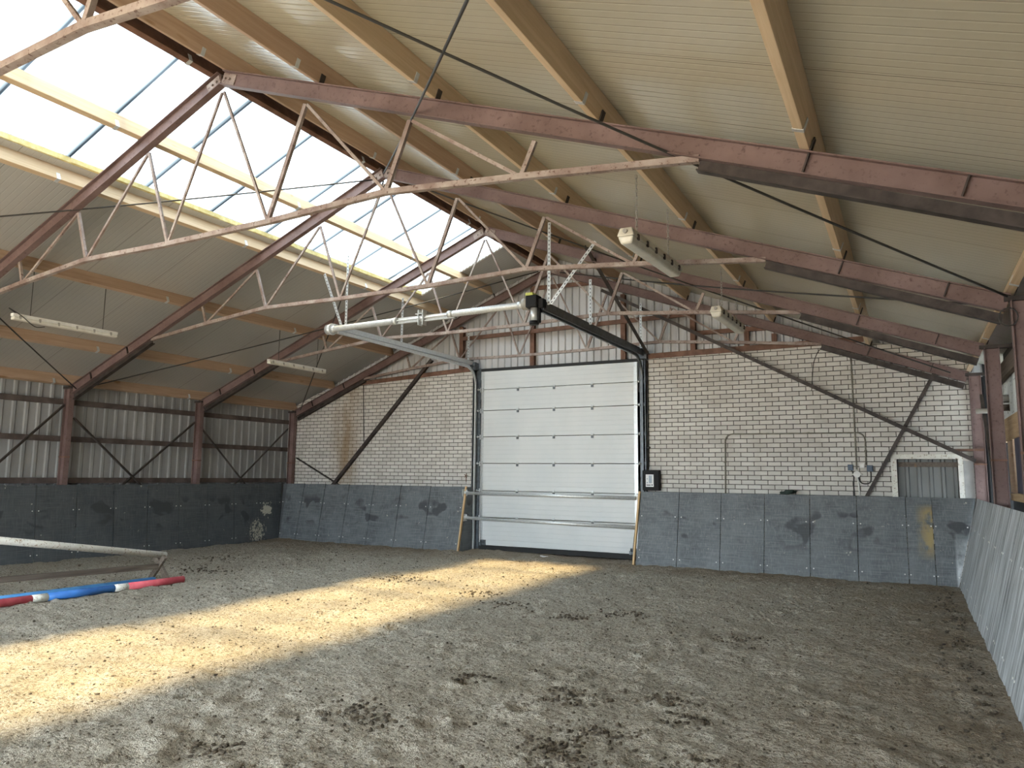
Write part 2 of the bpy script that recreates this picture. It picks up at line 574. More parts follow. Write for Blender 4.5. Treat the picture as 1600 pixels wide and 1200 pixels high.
def clods():
    bm = new()
    spots = [(3.21, -9.9, .28, 30), (4.22, -8.81, .25, 26), (4.73, -9.45, .22, 24), (4.69, -9.95, .2, 20), (4.9, -8.51, .2, 18), (3.38, -8.7, .2, 16),
             (3.04, -5.92, .22, 22), (3.48, -5.42, .25, 24), (2.8, -10.76, .18, 18), (4.56, -9.74, .2, 18), (5.5, -9.7, .3, 26), (2.0, -5.6, .3, 18),
             (1.3, -5.0, .4, 20), (-0.5, -4.5, .5, 22), (-3.9, -5.3, .6, 30), (-5.2, -4.1, .5, 22), (5.2, -8.9, .2, 16), (5.0, -6.2, .3, 14), (-1.5, -6.5, .6, 14)]
    pts = []
    for x, y, r, n in spots:
        for _ in range(n * 3):
            pts.append((x + random.gauss(0, r * .55), y + random.gauss(0, r * .4), random.uniform(.006, .022)))
    for _ in range(8000):
        pts.append((random.uniform(-6.3, 6.9), random.uniform(-12.9, -0.9), abs(random.gauss(0, .0055)) + .003))
    for k in range(260):
        pts.append((7.02 - abs(random.gauss(0, .16)), random.uniform(-9, -0.8), random.uniform(.006, .024)))
    ico = new()
    bmesh.ops.create_icosphere(ico, subdivisions=1, radius=1)
    tv = [v.co.copy() for v in ico.verts]
    tf = [[v.index for v in f.verts] for f in ico.faces]
    ico.free()
    bm.free()
    verts, faces = [], []
    for x, y, s in pts:
        z = ground(x, y) + s * .3
        q, b0 = random.uniform(.45, .85), len(verts)
        for c in tv:
            k = s * random.uniform(.65, 1.3)
            verts.append((x + c.x * k, y + c.y * k, z + c.z * k * q))
        faces += [[b0 + i for i in f] for f in tf]
    me = bpy.data.meshes.new('sand_clods')
    me.from_pydata(verts, [], faces)
    me.materials.append(M['clod'])
    o = bpy.data.objects.new('sand_clods', me)
    COL.objects.link(o)
    tag(o, 'loose dark clods of damp sand strewn over the arena floor', 'sand', kind='stuff')


clods()


# ------------------------------------------------------------------ roof
def slope_slab(bm, xa, xb, ya, yb, off, t, m=0):
    za, zb = roof_z(xa, off), roof_z(xb, off)
    hexa(bm, [(xa, ya, za), (xb, ya, zb), (xb, yb, zb), (xa, yb, za), (xa, ya, za + t), (xb, ya, zb + t), (xb, yb, zb + t), (xa, yb, za + t)], m)


OFF = 0.31
bm = new()
slope_slab(bm, 0.02, 9.0, YB, 0.35, OFF, 0.09)
struct('ceiling_right', bm, 'roof', 'cream ribbed roof panels of the right slope')
bm = new()
slope_slab(bm, -8.0, -2.35, YB, 0.35, OFF, 0.09)
slope_slab(bm, -0.13, -0.02, YB, -1.50, OFF, 0.09)
slope_slab(bm, -2.35, -0.13, YB, -12.15, OFF, 0.09)
slope_slab(bm, -2.35, -0.02, -1.50, 0.35, OFF, 0.09)
struct('ceiling_left', bm, 'roofL', 'grey ribbed roof panels of the left slope')
bm = new()
slope_slab(bm, -0.36, -0.001, YB, 0.35, OFF + 0.15, 0.02)
slope_slab(bm, 0.001, 0.36, YB, 0.35, OFF + 0.15, 0.02)
struct('ridge_capping', bm, 'dark_steel', 'dark folded capping along the ridge')
# yellow foam edge where panels stop at the skylight
bm = new()
y = -17.6
while y < -1.5:
    e = y + random.uniform(0.35, 0.9)
    w = random.uniform(0.010, 0.035)
    slope_slab(bm, -2.35, -2.35 + w, y, min(e, -1.5), OFF + 0.005, 0.06)
    y = e
tag(obj('foam_edge', bm, 'foam'), 'ragged yellow insulation edge of the panels below the skylight', 'insulation')
bm = new()
slope_slab(bm, -2.33, -0.20, -1.545, -1.503, OFF - 0.01, 0.1)
for i in range(28):
    x = -2.30 + i * 0.076
    slope_slab(bm, x, x + 0.03, -1.57, -1.54, OFF - 0.012, 0.05)
tag(obj('edge_flashing', bm, 'white'), 'whitish edge flashing closing the gable end of the skylight', 'flashing')

# skylight sheets, each a shallow trapezoid profile
sheet_w, ya = 1.06, -1.52
k = 0
while ya > -11.9:
    bm = new()
    prof = []
    yb_ = ya - sheet_w - 0.07
    nseg = 5
    for i in range(nseg):
        s = (yb_ - ya) / nseg
        y0_ = ya + i * s
        prof += [(y0_, 0.0), (y0_ + s * 0.68, 0.0), (y0_ + s * 0.76, 0.03), (y0_ + s * 0.92, 0.03)]
    prof.append((yb_, 0.0))
    lift = 0.004 * (k % 2)
    lo = [bm.verts.new((-2.5, y_, roof_z(-2.5, OFF + 0.005 + h + lift + 0.09))) for y_, h in prof]
    hi = [bm.verts.new((-0.10, y_, roof_z(-0.10, OFF + 0.005 + h + lift + 0.09))) for y_, h in prof]
    for i in range(len(prof) - 1):
        bm.faces.new((lo[i], lo[i + 1], hi[i + 1], hi[i]))
    tag(obj('skylight_sheet', bm, 'skylight'), 'translucent white skylight sheet between ridge and upper left slope', 'skylight', 'skylight sheets in a row below the ridge')
    ya -= sheet_w
    k += 1

# timber purlins
PUR = [  # x of the outer lower edge, material, label
    (-0.10, 'brown_steel', 'timber purlin coloured dark as in shade, along the ridge beside the skylight edge'),  # brown steel colour stands in for this purlin's shaded face
    (0.01, 'wood_old', 'brown timber ridge purlin, uppermost on the right slope'),
    (1.40, 'wood_old', 'brown timber purlin on the right slope, next below the ridge purlin'),
    (2.83, 'wood', 'timber purlin on the right slope, third down from the ridge'),
    (4.42, 'wood', 'timber purlin on the right slope above the hanging tube lights'),
    (5.98, 'wood', 'timber purlin on the right slope, last before the eaves purlin'),
    (7.43, 'wood', 'timber eaves purlin above the right wall'),
    (-1.30, 'wood', 'pale timber purlin crossing under the middle of the skylight'),
    (-2.38, 'wood', 'pale timber purlin along the lower edge of the skylight'),
    (-4.15, 'wood_old', 'reddish timber purlin on the left slope, first below the skylight'),
    (-5.93, 'wood_old', 'reddish timber purlin on the left slope, second below the skylight'),
    (-7.17, 'wood_old', 'reddish timber eaves purlin above the left cladding'),
]
PURX = []
for x, mat, lab in PUR:
    yend = -0.30 if x in (-1.30, -2.38) else -0.02
    right = x > -0.05
    mm = MR if right else -ML
    z = roof_z(x, 0.1) if x > 0 or not right else ZR + 0.1 - MR * x
    d = V((1, 0, -mm)).normalized()       # down the right slope / up the left slope
    nrm = V((mm, 0, 1)).normalized()
    p = V((x, 0, z)) + nrm * 0.002
    h = 0.196
    a = p if right else p - d * 0.07
    b = a + d * 0.07
    root = thing('timber_purlin', lab, 'purlin', (x, -9, z), 'timber roof purlins')
    bm = new()
    ys = -17.6
    hexa(bm, [(a.x, ys, a.z), (b.x, ys, b.z), (b.x, yend, b.z), (a.x, yend, a.z)] + [(q.x + nrm.x * h, yy, q.z + nrm.z * h) for q, yy in ((a, ys), (b, ys), (b, yend), (a, yend))])
    obj('beam', bm, mat, root, bevel=0.004)
    for fy in FRAMES[1:4]:
        bm = new()
        yy = fy - 0.36
        c0, c1 = a - d * 0.004 - nrm * 0.004, b + d * 0.004 - nrm * 0.004
        hexa(bm, [(c0.x, yy, c0.z), (c1.x, yy, c1.z), (c1.x, yy + .045, c1.z), (c0.x, yy + .045, c0.z)] +
             [(q.x + nrm.x * (h * .45), y2, q.z + nrm.z * (h * .45)) for q, y2 in ((c0, yy), (c1, yy), (c1, yy + .045), (c0, yy + .045))])
        obj('joint_strap', bm, 'galv', root)
    PURX.append((x, b, a, d, nrm, right))


# ------------------------------------------------------------------ steel frames
CHORD = [(-4.98, 3.905), (-3.63, 4.065), (-2.27, 4.20), (-0.755, 4.185), (0.81, 4.20), (2.34, 4.25), (3.77, 4.13), (5.28, 3.985)]
WEB = [((0.0, 5.88), 3, .028), ((0.03, 5.88), 4, .028), ((1.27, 5.44), 4, .045), ((1.29, 5.43), 5, .03), ((2.595, 4.96), 5, .045), ((2.62, 4.95), 6, .03), ((3.90, 4.48), 6, .04),
       ((-1.20, 5.42), 3, .032), ((-1.22, 5.41), 2, .03), ((-2.51, 4.90), 2, .038), ((-2.53, 4.89), 1, .03), ((-3.73, 4.42), 1, .038)]


def make_frame(y, label):
    t = thing('portal_frame', label, 'steel frame', (0, y, 0), 'steel portal frames')
    # the two rafters
    for sx, xe, ze in ((1, W, ZE), (-1, -WL, ZL)):
        bm = new()
        d = V((xe, 0, ze - ZR)).normalized()
        ibeam(bm, (0.012 * sx, y, ZR), (xe - sx * 0.10, y, ze + 0.10 * abs(d.z / d.x)), 0.165, 0.085)
        rf = obj('rafter', bm, 'steel', t)
        n = V((-d.z, 0, d.x)) if sx > 0 else V((d.z, 0, -d.x))
        if n.z < 0:
            n = -n
        # haunch, a second section welded under the outer end
        xs = 5.32 if sx > 0 else -5.0
        p = V((xs, y, roof_z(xs)))
        q = V((xe - sx * 0.10, y, roof_z(xe - sx * 0.10)))
        bm = new()
        bar(bm, p - n * 0.128, q - n * 0.150, 0.008, 0.085)
        bar(bm, p - n * 0.168, q - n * 0.200, 0.08, 0.010)
        obj('haunch', bm, 'dark_steel', t)
        for xk in ((6.02, 6.95) if sx > 0 else (-5.6, -6.6)):
            bm = new()
            c = V((xk, y, roof_z(xk)))
            bar(bm, c - n * 0.072, c + n * 0.072, 0.075, 0.012)
            obj('stiffener', bm, 'dark_steel', rf)
        # end plate and bolts at the apex
        bm = new()
        c = V((0.07 * sx, y, roof_z(0.07 * sx)))
        bar(bm, c - d * 0.05, c + d * 0.16, 0.03, 0.12)
        for k in (0.0, 0.07):
            for s2 in (-1, 1):
                e = c + d * k
                tube(bm, [e + V((0, s2 * 0.015, 0)), e + V((0, s2 * 0.034, 0))], 0.014, 6)
        obj('splice_plate', bm, 'steel_grey', rf)
        # column
        bm = new()
        ibeam(bm, (xe, y, 0.0), (xe, y, ze + 0.06), 0.165, 0.10)
        cl = obj('column', bm, 'steel', t)
        bm = new()
        box(bm, xe - .086, xe + .086, y - .054, y + .054, 1.86, 1.885)
        obj('splice_band', bm, 'brown_steel', cl)
        bm = new()
        box(bm, xe - .13, xe + (.34 if sx > 0 else .10), y - .05, y + .05, ze + .05, ze + .095)
        obj('cap_plate', bm, 'dark_steel', cl)
    bm = new()
    for a, b in zip(CHORD, CHORD[1:]):
        bar(bm, (a[0], y - .012, a[1]), (b[0], y - .012, b[1]), 0.012, 0.052)
        bar(bm, (a[0], y + .012, a[1] - .022), (b[0], y + .012, b[1] - .022), 0.045, 0.010)
    obj('bottom_chord', bm, 'steel_grey', t)
    for p, ni, w in WEB:
        bm = new()
        q = CHORD[ni]
        bar(bm, (p[0], y + .01, p[1] - .06), (q[0], y + .01, q[1]), w * .8, w)
        obj('web_bar', bm, 'steel_grey', t)
    for x, b, a, d, nrm, right in PURX:
        bm = new()
        if right and x > 0.5:
            c = V((b.x, y, b.z)) + d * 0.008
        elif not right and x < -0.5:
            c = V((a.x, y, a.z)) - d * 0.008
        else:
            continue
        bar(bm, c - nrm * 0.005, c + nrm * 0.09, 0.06, 0.010, (0, 1, 0))
        obj('purlin_cleat', bm, 'dark_steel', t)
    return t


fr = make_frame(FRAMES[4], 'dark steel portal frame nearest the camera, cut off by the top of the photo')
dup(fr, (0, FRAMES[3], 0), 'steel portal frame whose rafter crosses the upper right, second from the camera')
dup(fr, (0, FRAMES[2], 0), 'steel portal frame third from the camera, in front of the hanging door gear')
dup(fr, (0, FRAMES[1], 0), 'steel portal frame standing next in front of the gable frame')
dup(fr, (0, FRAMES[0], 0), 'steel portal frame against the brick gable wall')


# ------------------------------------------------------------------ wind-bracing rods under the roof
def rod(a, b, label, sag=0.05):
    bm = new()
    A, B = V(a), V(b)
    tube(bm, [A.lerp(B, i / 10) - V((0, 0, sag * math.sin(math.pi * i / 10))) for i in range(11)], 0.011, 6)
    tag(obj('tie_rod', bm, 'cable'), label, 'tie rod', 'wind bracing rods under the roof')


o = -0.03
rod((2.45, -11.55, roof_z(2.45, o)), (7.40, -6.2, roof_z(7.4, o)), 'long dark tie rod running under the right slope to the column at the right edge')
rod((0.06, -5.9, roof_z(.06, o)), (5.2, -11.5, roof_z(5.2, o)), 'dark tie rod crossing the long rod at the top middle of the photo')
rod((-0.06, -5.75, roof_z(-.06, o)), (-4.9, -11.5, roof_z(-4.9, o)), 'thin tie rod across the skylight to the left edge of the photo')
rod((-7.1, -5.75, roof_z(-7.1, o)), (-2.5, -11.5, roof_z(-2.5, o)), 'tie rod dropping from the left edge to the column head beside the far left light')
rod((-0.1, -5.7, roof_z(-.1, o)), (-6.9, -0.2, roof_z(-6.9, o)), 'thin tie rod hanging down across the left slope to the brick corner')
rod((-7.0, -5.7, roof_z(-7, o)), (-0.15, -0.4, roof_z(-.15, o)), 'tie rod rising across the left slope above the second tube light')
rod((0.2, -5.75, roof_z(.2, o)), (7.2, -0.3, roof_z(7.2, o)), 'dark tie rod under the right slope passing behind the tube light')
rod((7.3, -5.7, roof_z(7.3, o)), (0.3, -0.3, roof_z(.3, o)), 'thin tie rod under the right slope rising towards the gable peak')


# ------------------------------------------------------------------ left wall
def trapezoid_wall(axis, const, a0, a1, zlo, ztop, pitch=0.2, depth=0.032, sign=1, thick=0.004):
    """upright ribbed sheet; axis 'x' = sheet runs along X at Y const, axis 'y' = along Y at X const"""
    bm = new()
    prof = []
    s = a0
    while s < a1:
        prof += [(s, 0), (s + pitch * .58, 0), (s + pitch * .68, depth), (s + pitch * .9, depth)]
        s += pitch
    prof.append((s, 0))
    lo, hi = [], []
    for s, dd in prof:
        c = const + sign * dd
        zt = ztop(s) if callable(ztop) else ztop
        zl = zlo(s) if callable(zlo) else zlo
        lo.append(bm.verts.new((s, c, zl) if axis == 'x' else (c, s, zl)))
        hi.append(bm.verts.new((s, c, max(zt, zl + .01)) if axis == 'x' else (c, s, max(zt, zl + .01))))
    for i in range(len(prof) - 1):
        bm.faces.new((lo[i], lo[i + 1], hi[i + 1], hi[i]))
    return bm


struct('wall_left', trapezoid_wall('y', -7.46, YB, 0.3, 0.0, roof_z(-7.46, OFF + .02), 0.215, 0.018, 1), 'sheet_shaded', 'shaded grey ribbed cladding of the left wall')
bm = new()
box(bm, -7.60, -7.52, YB, 0.3, 0, 3.6)
struct('wall_left_outer', bm, 'void')
for z, lab in ((2.90, 'upper cladding rail along the left wall under the eaves'), (2.21, 'middle cladding rail along the left wall'), (1.44, 'lowest cladding rail just above the left kickboards')):
    bm = new()
    box(bm, -7.424, -7.335, -17.6, -0.02, z - .05, z + .05)
    tag(obj('cladding_rail', bm, 'girt'), lab, 'rail', 'rails on the left wall')


def brace(p, q, w, label, mat='dark_steel', side=(0, 1, 0), name='diagonal_brace', group='diagonal wall braces'):
    bm = new()
    P, Q = V(p), V(q)
    d = (Q - P).normalized()
    s = V(side)
    s = (s - d * s.dot(d)).normalized()
    n = d.cross(s)
    bar(bm, P, Q, w * .25, w, side)                                  # one leg of the angle
    bar(bm, P + s * w * .5 + n * (w * .4), Q + s * w * .5 + n * (w * .4), w * .9, w * .2, side)
    tag(obj(name, bm, mat), label, 'brace', group)


brace((-7.21, -5.72, 2.61), (-7.21, -2.78, 0.10), .045, 'dark steel brace falling away from the nearest left column', side=(1, 0, 0))
brace((-7.25, -3.02, 2.70), (-7.25, -5.70, 0.42), .045, 'dark steel brace rising to the middle left column', side=(1, 0, 0))
brace((-7.21, -2.85, 2.57), (-7.21, -0.35, 0.22), .04, 'dark steel brace falling from the middle left column to the corner', side=(1, 0, 0))
brace((-7.25, -0.25, 2.72), (-7.25, -2.75, 0.55), .04, 'dark steel brace rising to the corner column by the brick wall', side=(1, 0, 0))
brace((-7.23, -5.90, 2.83), (-7.23, -8.60, 0.0), .045, 'dark steel brace at the far left edge of the photo', side=(1, 0, 0))

# ------------------------------------------------------------------ gable wall
DX0, DX1 = -1.86, 1.98            # door opening
OX0, OX1, OZ1 = 6.36, 7.24, 1.96  # small barred opening


def brick_top(x):
    if x < -1.86:
        t = 3.93 + (x + 1.86) * 0.052
    else:
        t = 3.94 + (x - 1.98) * 0.016
    return min(t, roof_z(x, 0.24))


bm = new()
def wall_piece(x0, x1, zlo, ztop=None):
    n = max(1, int((x1 - x0) / .5))
    for i in range(n):
        a, b = x0 + (x1 - x0) * i / n, x0 + (x1 - x0) * (i + 1) / n
        ta, tb = (brick_top(a + 1e-4), brick_top(b - 1e-4)) if ztop is None else (ztop, ztop)
        hexa(bm, [(a, 0, zlo), (b, 0, zlo), (b, .1, zlo), (a, .1, zlo), (a, 0, ta), (b, 0, tb), (b, .1, tb), (a, .1, ta)])
wall_piece(-7.6, DX0, -.05)
wall_piece(DX1, OX0, -.05)
wall_piece(OX0, OX1, OZ1)
wall_piece(OX0, OX1, -.05, 1.0)
wall_piece(OX1, 7.46, -.05)
bmesh.ops.remove_doubles(bm, verts=bm.verts, dist=1e-5)
struct('wall_back', bm, 'brick', 'white painted brick gable wall')
struct('wall_back_upper', trapezoid_wall('x', 0.19, -7.6, 7.7, 3.3, lambda x: roof_z(x, OFF + .03), 0.163, 0.034, -1), 'sheet', 'grey ribbed cladding in the gable peak')
bm = new()
box(bm, -7.7, 7.8, .30, .36, -.1, 6.5)
struct('wall_back_outer', bm, 'void')

# gable steelwork
for x, w_, lab in ((-2.29, .10, 'brown gable post left of the door head'), (-0.50, .085, 'brown gable post under the roof peak'), (1.56, .085, 'brown gable post above the right end of the door'),
                   (2.98, .09, 'brown gable post behind the hanging tube lights'), (3.98, .07, 'short brown gable post above the right brickwork'), (4.47, .07, 'shortest brown gable post at the right foot of the gable')):
    bm = new()
    zt = roof_z(x) - .10
    ibeam(bm, (x, .075, 3.95 if x > 0 or x > -1.8 else 3.90), (x, .075, zt), w_ * 1.1, .08, (1, 0, 0))
    bar(bm, (x - w_ * .35, .03, 3.95), (x - w_ * .35, .03, zt), w_ * .6, .012, (1, 0, 0))
    tag(obj('gable_post', bm, 'brown_steel'), lab, 'post', 'steel posts in the gable peak')
for x0_, x1_, z0_, z1_, h_, lab in ((-2.25, 2.95, 4.68, 4.77, .085, 'brown cladding rail across the middle of the gable peak'), (3.02, 4.55, 4.38, 4.37, .08, 'short brown cladding rail at the right of the gable peak'),
                                   (-0.50, 1.0, 5.66, 5.62, .085, 'small brown cladding rail at the very top of the gable')):
    bm = new()
    bar(bm, (x0_, .015, z0_), (x1_, .015, z1_), .05, h_)
    bar(bm, (x0_, .05, z0_ + h_ * .45), (x1_, .05, z1_ + h_ * .45), .10, .012)
    tag(obj('gable_rail', bm, 'brown_steel'), lab, 'rail', 'rails in the gable peak')
bm = new()
bar(bm, (DX1 + .08, -.005, 3.985), (5.95, -.005, 4.03), .08, .10)
bar(bm, (DX1 + .08, .02, 4.03), (5.95, .02, 4.075), .12, .012)
tag(obj('wall_plate', bm, 'brown_steel'), 'dark brown steel channel on top of the right brickwork', 'channel')
bm = new()
bar(bm, (-5.2, .005, 3.80), (DX0 - .05, .005, 3.975), .07, .09)
bar(bm, (-5.2, .02, 3.845), (DX0 - .05, .02, 4.02), .10, .012)
tag(obj('wall_plate', bm, 'brown_steel'), 'dark brown steel channel on top of the left brickwork', 'channel')

brace((-3.05, -.07, 4.25), (-7.0, -.07, 0.18), .075, 'dark steel angle brace leaning across the left brickwork')
brace((-7.10, -.06, 2.00), (-4.2, -.06, 0.67), .03, 'thin dark brace low on the left brickwork')
brace((1.22, -.30, 5.36), (7.47, -.30, 1.92), .062, 'long dark brace from the gable peak down to the right column', side=(0, 1, 0))
brace((6.98, -.10, 3.36), (5.18, -.10, 0.02), .055, 'short dark brace beside the small opening in the right brickwork')

# small opening right: painted frame, ribbed sheet behind, batten
tr_ = new()
box(tr_, OX0 - .085, OX0, -.012, .16, 1.0, OZ1 + .075)
box(tr_, OX1, OX1 + .075, -.012, .16, 1.0, OZ1 + .075)
box(tr_, OX0, OX1, -.012, .16, OZ1, OZ1 + .075)
struct('trim_1', tr_, 'white_paint', 'flaking white frame of the small opening')
struct('window_1', trapezoid_wall('x', 0.165, OX0 + .01, OX1 - .12, 1.0, OZ1, 0.175, 0.04, -1), 'sheet_shut', 'small opening closed with grey ribbed sheet')
bm = new()
box(bm, OX0 + .02, OX1, .07, .12, OZ1 - .13, OZ1 - .05)
tag(obj('timber_batten', bm, 'wood_grey'), 'brown timber batten across the top of the small opening', 'batten')
bm = new()
box(bm, OX1 + .076, 7.455, -.02, .0, -.02, 1.93)
box(bm, OX1 + .076, 7.455, -.024, -.02, 1.0, 1.605)
tag(obj('render_panel', bm, 'concrete'), 'smooth grey cement panel between the small opening and the corner column', 'panel')


# ------------------------------------------------------------------ kickboards
def lean(p_lo, p_hi, q_lo, q_hi, n, t, label, name='kickboard_panel', group='rubber kickboards', screws=True, inset=.005):
    """one rubber board: bottom edge p_lo-q_lo, top edge p_hi-q_hi, n points into the arena"""
    P0, P1, Q0, Q1, N = V(p_lo), V(p_hi), V(q_lo), V(q_hi), V(n)
    e = (Q0 - P0).normalized() * inset
    bm = new()
    P0 = P0 - V((0, 0, .06)); Q0 = Q0 - V((0, 0, .06))
    f = [P0 + e, Q0 - e, Q1 - e, P1 + e]
    b = [v - N * t for v in f]
    hexa(bm, [b[0], b[1], f[1], f[0], b[3], b[2], f[2], f[3]])
    if screws:
        up0, up1 = P1 - P0, Q1 - Q0
        for fu in (.07, .92):
            for fz in (.14, .68):
                a = (P0 + up0 * fz).lerp(Q0 + up1 * fz, fu)
                tube(bm, [a - N * .004, a + N * .004], .011, 8, 1)
        a = (P0 + up0 * .68).lerp(Q0 + up1 * .68, .5)
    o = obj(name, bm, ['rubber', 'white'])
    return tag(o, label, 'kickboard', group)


xs = [1.985, 2.75, 3.52, 4.27, 5.01, 5.74, 6.46, 6.832, 7.12]
nB = V((0, -1.338, .304)).normalized()
DESC = ['scratched pale in the middle', 'plain dark face', 'one small dark smudge', 'dark blotches one above the other', 'two dark smudges', 'one dark patch at mid height', 'narrow, ochre paint down its right edge', 'in the right corner of the arena']
PL = ['beside the door', 'second right of the door', 'third right of the door', 'fourth right of the door', 'fifth right of the door', 'sixth right of the door', 'seventh right of the door', 'last right of the door']
for i in range(8):
    a, b = xs[i], xs[i + 1]
    lean((a, -.604, 0), (a + .02 if i == 0 else a, -.30, 1.338), (b, -.604, 0), (b if i < 7 else 7.44, -.30, 1.338), nB, .03, 'grey rubber kickboard %s, %s' % (PL[i], DESC[i]))
nL = V((0, -1.32, .20)).normalized()
xl = [-1.90, -2.80, -3.60, -4.37, -5.10, -5.83, -6.50, -7.04]
DL = ['its plain timber edge showing', 'pale rubbed oval in the middle', 'pale streaks', 'smudged', 'dark middle', 'dark middle, dust below', 'in the left corner']
for i in range(7):
    a, b = xl[i], xl[i + 1]
    lean((b, -.60, .04), (b + .05 if i < 6 else -7.16, -.40, 1.36), (a, -.60, .04), (a + .05, -.40, 1.37), nL, .03, 'dark rubber kickboard %s left of the door, %s' % (ORD[i], DL[i]))
nLW = V((1.36, 0, .115)).normalized()
yl = [-.47 - .73 * i for i in range(13)]
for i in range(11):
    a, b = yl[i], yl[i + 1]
    lean((-7.04, b, .0), (-7.155, b, 1.36), (-7.04, a, .0), (-7.155, a, 1.36), nLW, .008, 'shade-darkened rubber kickboard on the left wall, %s from the corner%s' % (ORD[i], ', splashed with cream paint' if i == 0 else ''))
nRW = V((-1.335, 0, .326)).normalized()
yr = [-.47 - .74 * i for i in range(14)]
for i in range(12):
    a, b = yr[i], yr[i + 1]
    a2 = -.34 if i == 0 else a
    lean((7.12, a if i else -.62, 0), (7.446, a2, 1.335), (7.12, b, 0), (7.446, b, 1.335), nRW, .008, 'pale scuffed rubber kickboard on the right wall, %s from the corner' % ORD[i], screws=True)

bm = new()
bar(bm, (-1.885, -.625, .0), (-1.835, -.405, 1.375), .03, .045, (1, 0, 0))
tag(obj('edge_board', bm, 'plankz'), 'raw timber edge board of the kickboards left of the door', 'board')
bm = new()
bar(bm, (1.955, -.615, .0), (1.985, -.305, 1.34), .035, .06, (1, 0, 0))
tag(obj('edge_board', bm, 'plankz'), 'raw timber edge board of the kickboards right of the door', 'board')
bm = new()
hexa(bm, [(-1.895, -.56, .0), (-1.862, -.56, .0), (-1.862, -.02, .0), (-1.895, -.02, .0), (-1.885, -.37, 1.36), (-1.862, -.37, 1.36), (-1.862, -.02, 1.36), (-1.885, -.02, 1.36)])
tag(obj('return_panel', bm, 'rubber'), 'black rubber return panel between the left kickboards and the door track', 'panel')

# ------------------------------------------------------------------ sectional door
door = bpy.data.objects.new('door_1', None)
COL.objects.link(door)
door.location = (0.06, 0, 0)
door['kind'] = 'structure'
door['label'] = 'tall white sectional door in the gable wall'
SEAM = [.125, .715, 1.285, 1.872, 2.45, 3.025, 3.49, 3.90]
for i in range(7):
    bm = new()
    box(bm, -1.725, 1.862, -.02, .025, SEAM[i] + .006, SEAM[i + 1] - .006)
    ds = obj('door_section', bm, 'door', door, bevel=.005)
    bm = new()
    for x in (-1.725, 1.79):
        box(bm, x, x + .072, -.025, -.018, SEAM[i] + .01, SEAM[i + 1] - .01)
    obj('end_cap', bm, 'galv', ds)
    if i < 6:
        z = SEAM[i + 1]
        for x in (-.81, .045, .905):
            bm = new()
            box(bm, x - .026, x + .026, -.03, -.019, z - .06, z - .012, 1)
            box(bm, x - .026, x + .026, -.03, -.019, z + .012, z + .045)
            tube(bm, [(x - .032, -.03, z), (x + .032, -.03, z)], .013, 8)
            obj('hinge', bm, ['galv', 'track'], ds)
        for x, s in ((-1.70, -1), (1.84, 1)):
            bm = new()
            box(bm, x - .035, x + .035, -.05, -.019, z - .055, z + .045)
            tube(bm, [(x, -.06, z), (x + s * .11, -.06, z)], .010, 8)
            tube(bm, [(x + s * .06, -.06, z), (x + s * .09, -.06, z)], .024, 10)
            obj('roller_hinge', bm, 'galv', ds)
bm = new()
box(bm, -1.73, 1.867, -.025, .03, .03, .125)
obj('bottom_seal', bm, 'seal', door)
bm = new()
box(bm, -1.74, 1.88, -.015, .04, 3.905, 3.96)
obj('head_seal', bm, 'seal', door)
for x, s in ((-1.62, -1), (1.76, 1)):
    bm = new()
    box(bm, x - .06, x + .06, -.05, -.02, .13, .24)
    tube(bm, [(x - .05, -.06, .21), (x + .05, -.06, .21)], .03, 8)
    box(bm, x - .075, x - .03, -.075, -.02, .12, .19)
    obj('bottom_bracket', bm, 'track', door)
bm = new()
tube(bm, [(1.94, -.075, 1.62), (1.76, -.075, .24)], .006, 6)
obj('lift_cable', bm, 'cable', door)
bm = new()
tube(bm, [(-1.70, -.075, 3.7), (-1.66, -.075, .24)], .004, 6)
obj('lift_cable', bm, 'cable', door)


def door_track(s, x, label, mat):
    t = thing('door_track', label, 'track', (x, -.06, 0))
    bm = new()
    xi, xo = (x, x + .10) if s < 0 else (x - .10, x)
    xi, xo = (x - .01, x + .135) if s < 0 else (x - .115, x + .03)
    box(bm, xi, xo, .0, .012, .0, 3.98)
    box(bm, xi if s < 0 else xo - .012, xi + .012 if s < 0 else xo, -.10, .0, .0, 3.98)
    obj('wall_angle', bm, 'track', t)
    rx = x + .055 if s < 0 else x - .035
    bm = new()
    R = .42
    path = [V((rx, -.075, .03)), V((rx, -.075, 3.55))] + arc((rx, -.075 - R, 3.55), R, 0, math.pi / 2, 'yz', 8)[1:] + [V((rx, -4.6, 3.985))]
    for a, b in zip(path, path[1:]):
        d = (b - a).normalized()
        bar(bm, a - d * .004, b + d * .004, .034, .05 if mat == 'galv' else .06, (1, 0, 0))
    obj('lower_rail', bm, mat, t)
    bm = new()
    bar(bm, (x - .01 * s, -.10, 4.075), (x - .01 * s, -4.68, 4.075), .045, .085, (1, 0, 0))
    bar(bm, (x + .02 * s, -.10, 4.03), (x + .02 * s, -4.68, 4.03), .012, .11, (1, 0, 0))
    obj('upper_rail', bm, mat, t)
    bm = new()
    box(bm, x - .08, x + .08, -.16, .0, 3.93, 4.09)
    box(bm, x - .05, x + .03, -.22, -.16, 3.98, 4.14)
    tube(bm, [(x - .09, -.14, 4.05), (x + .09, -.14, 4.05)], .05, 12)
    obj('corner_bracket', bm, 'track', t)
    for z in (.72, 1.3, 1.88, 2.46, 3.03, 3.5):
        bm = new()
        box(bm, xi - .01, xo + .005, -.06, -.045, z - .03, z + .03)
        obj('track_clip', bm, 'track', t)
    return t


door_track(-1, -1.89, 'galvanised door track on the left of the sectional door, running back under the roof', 'galv')
door_track(1, 2.02, 'dark door track on the right of the sectional door, running back under the roof', 'track')

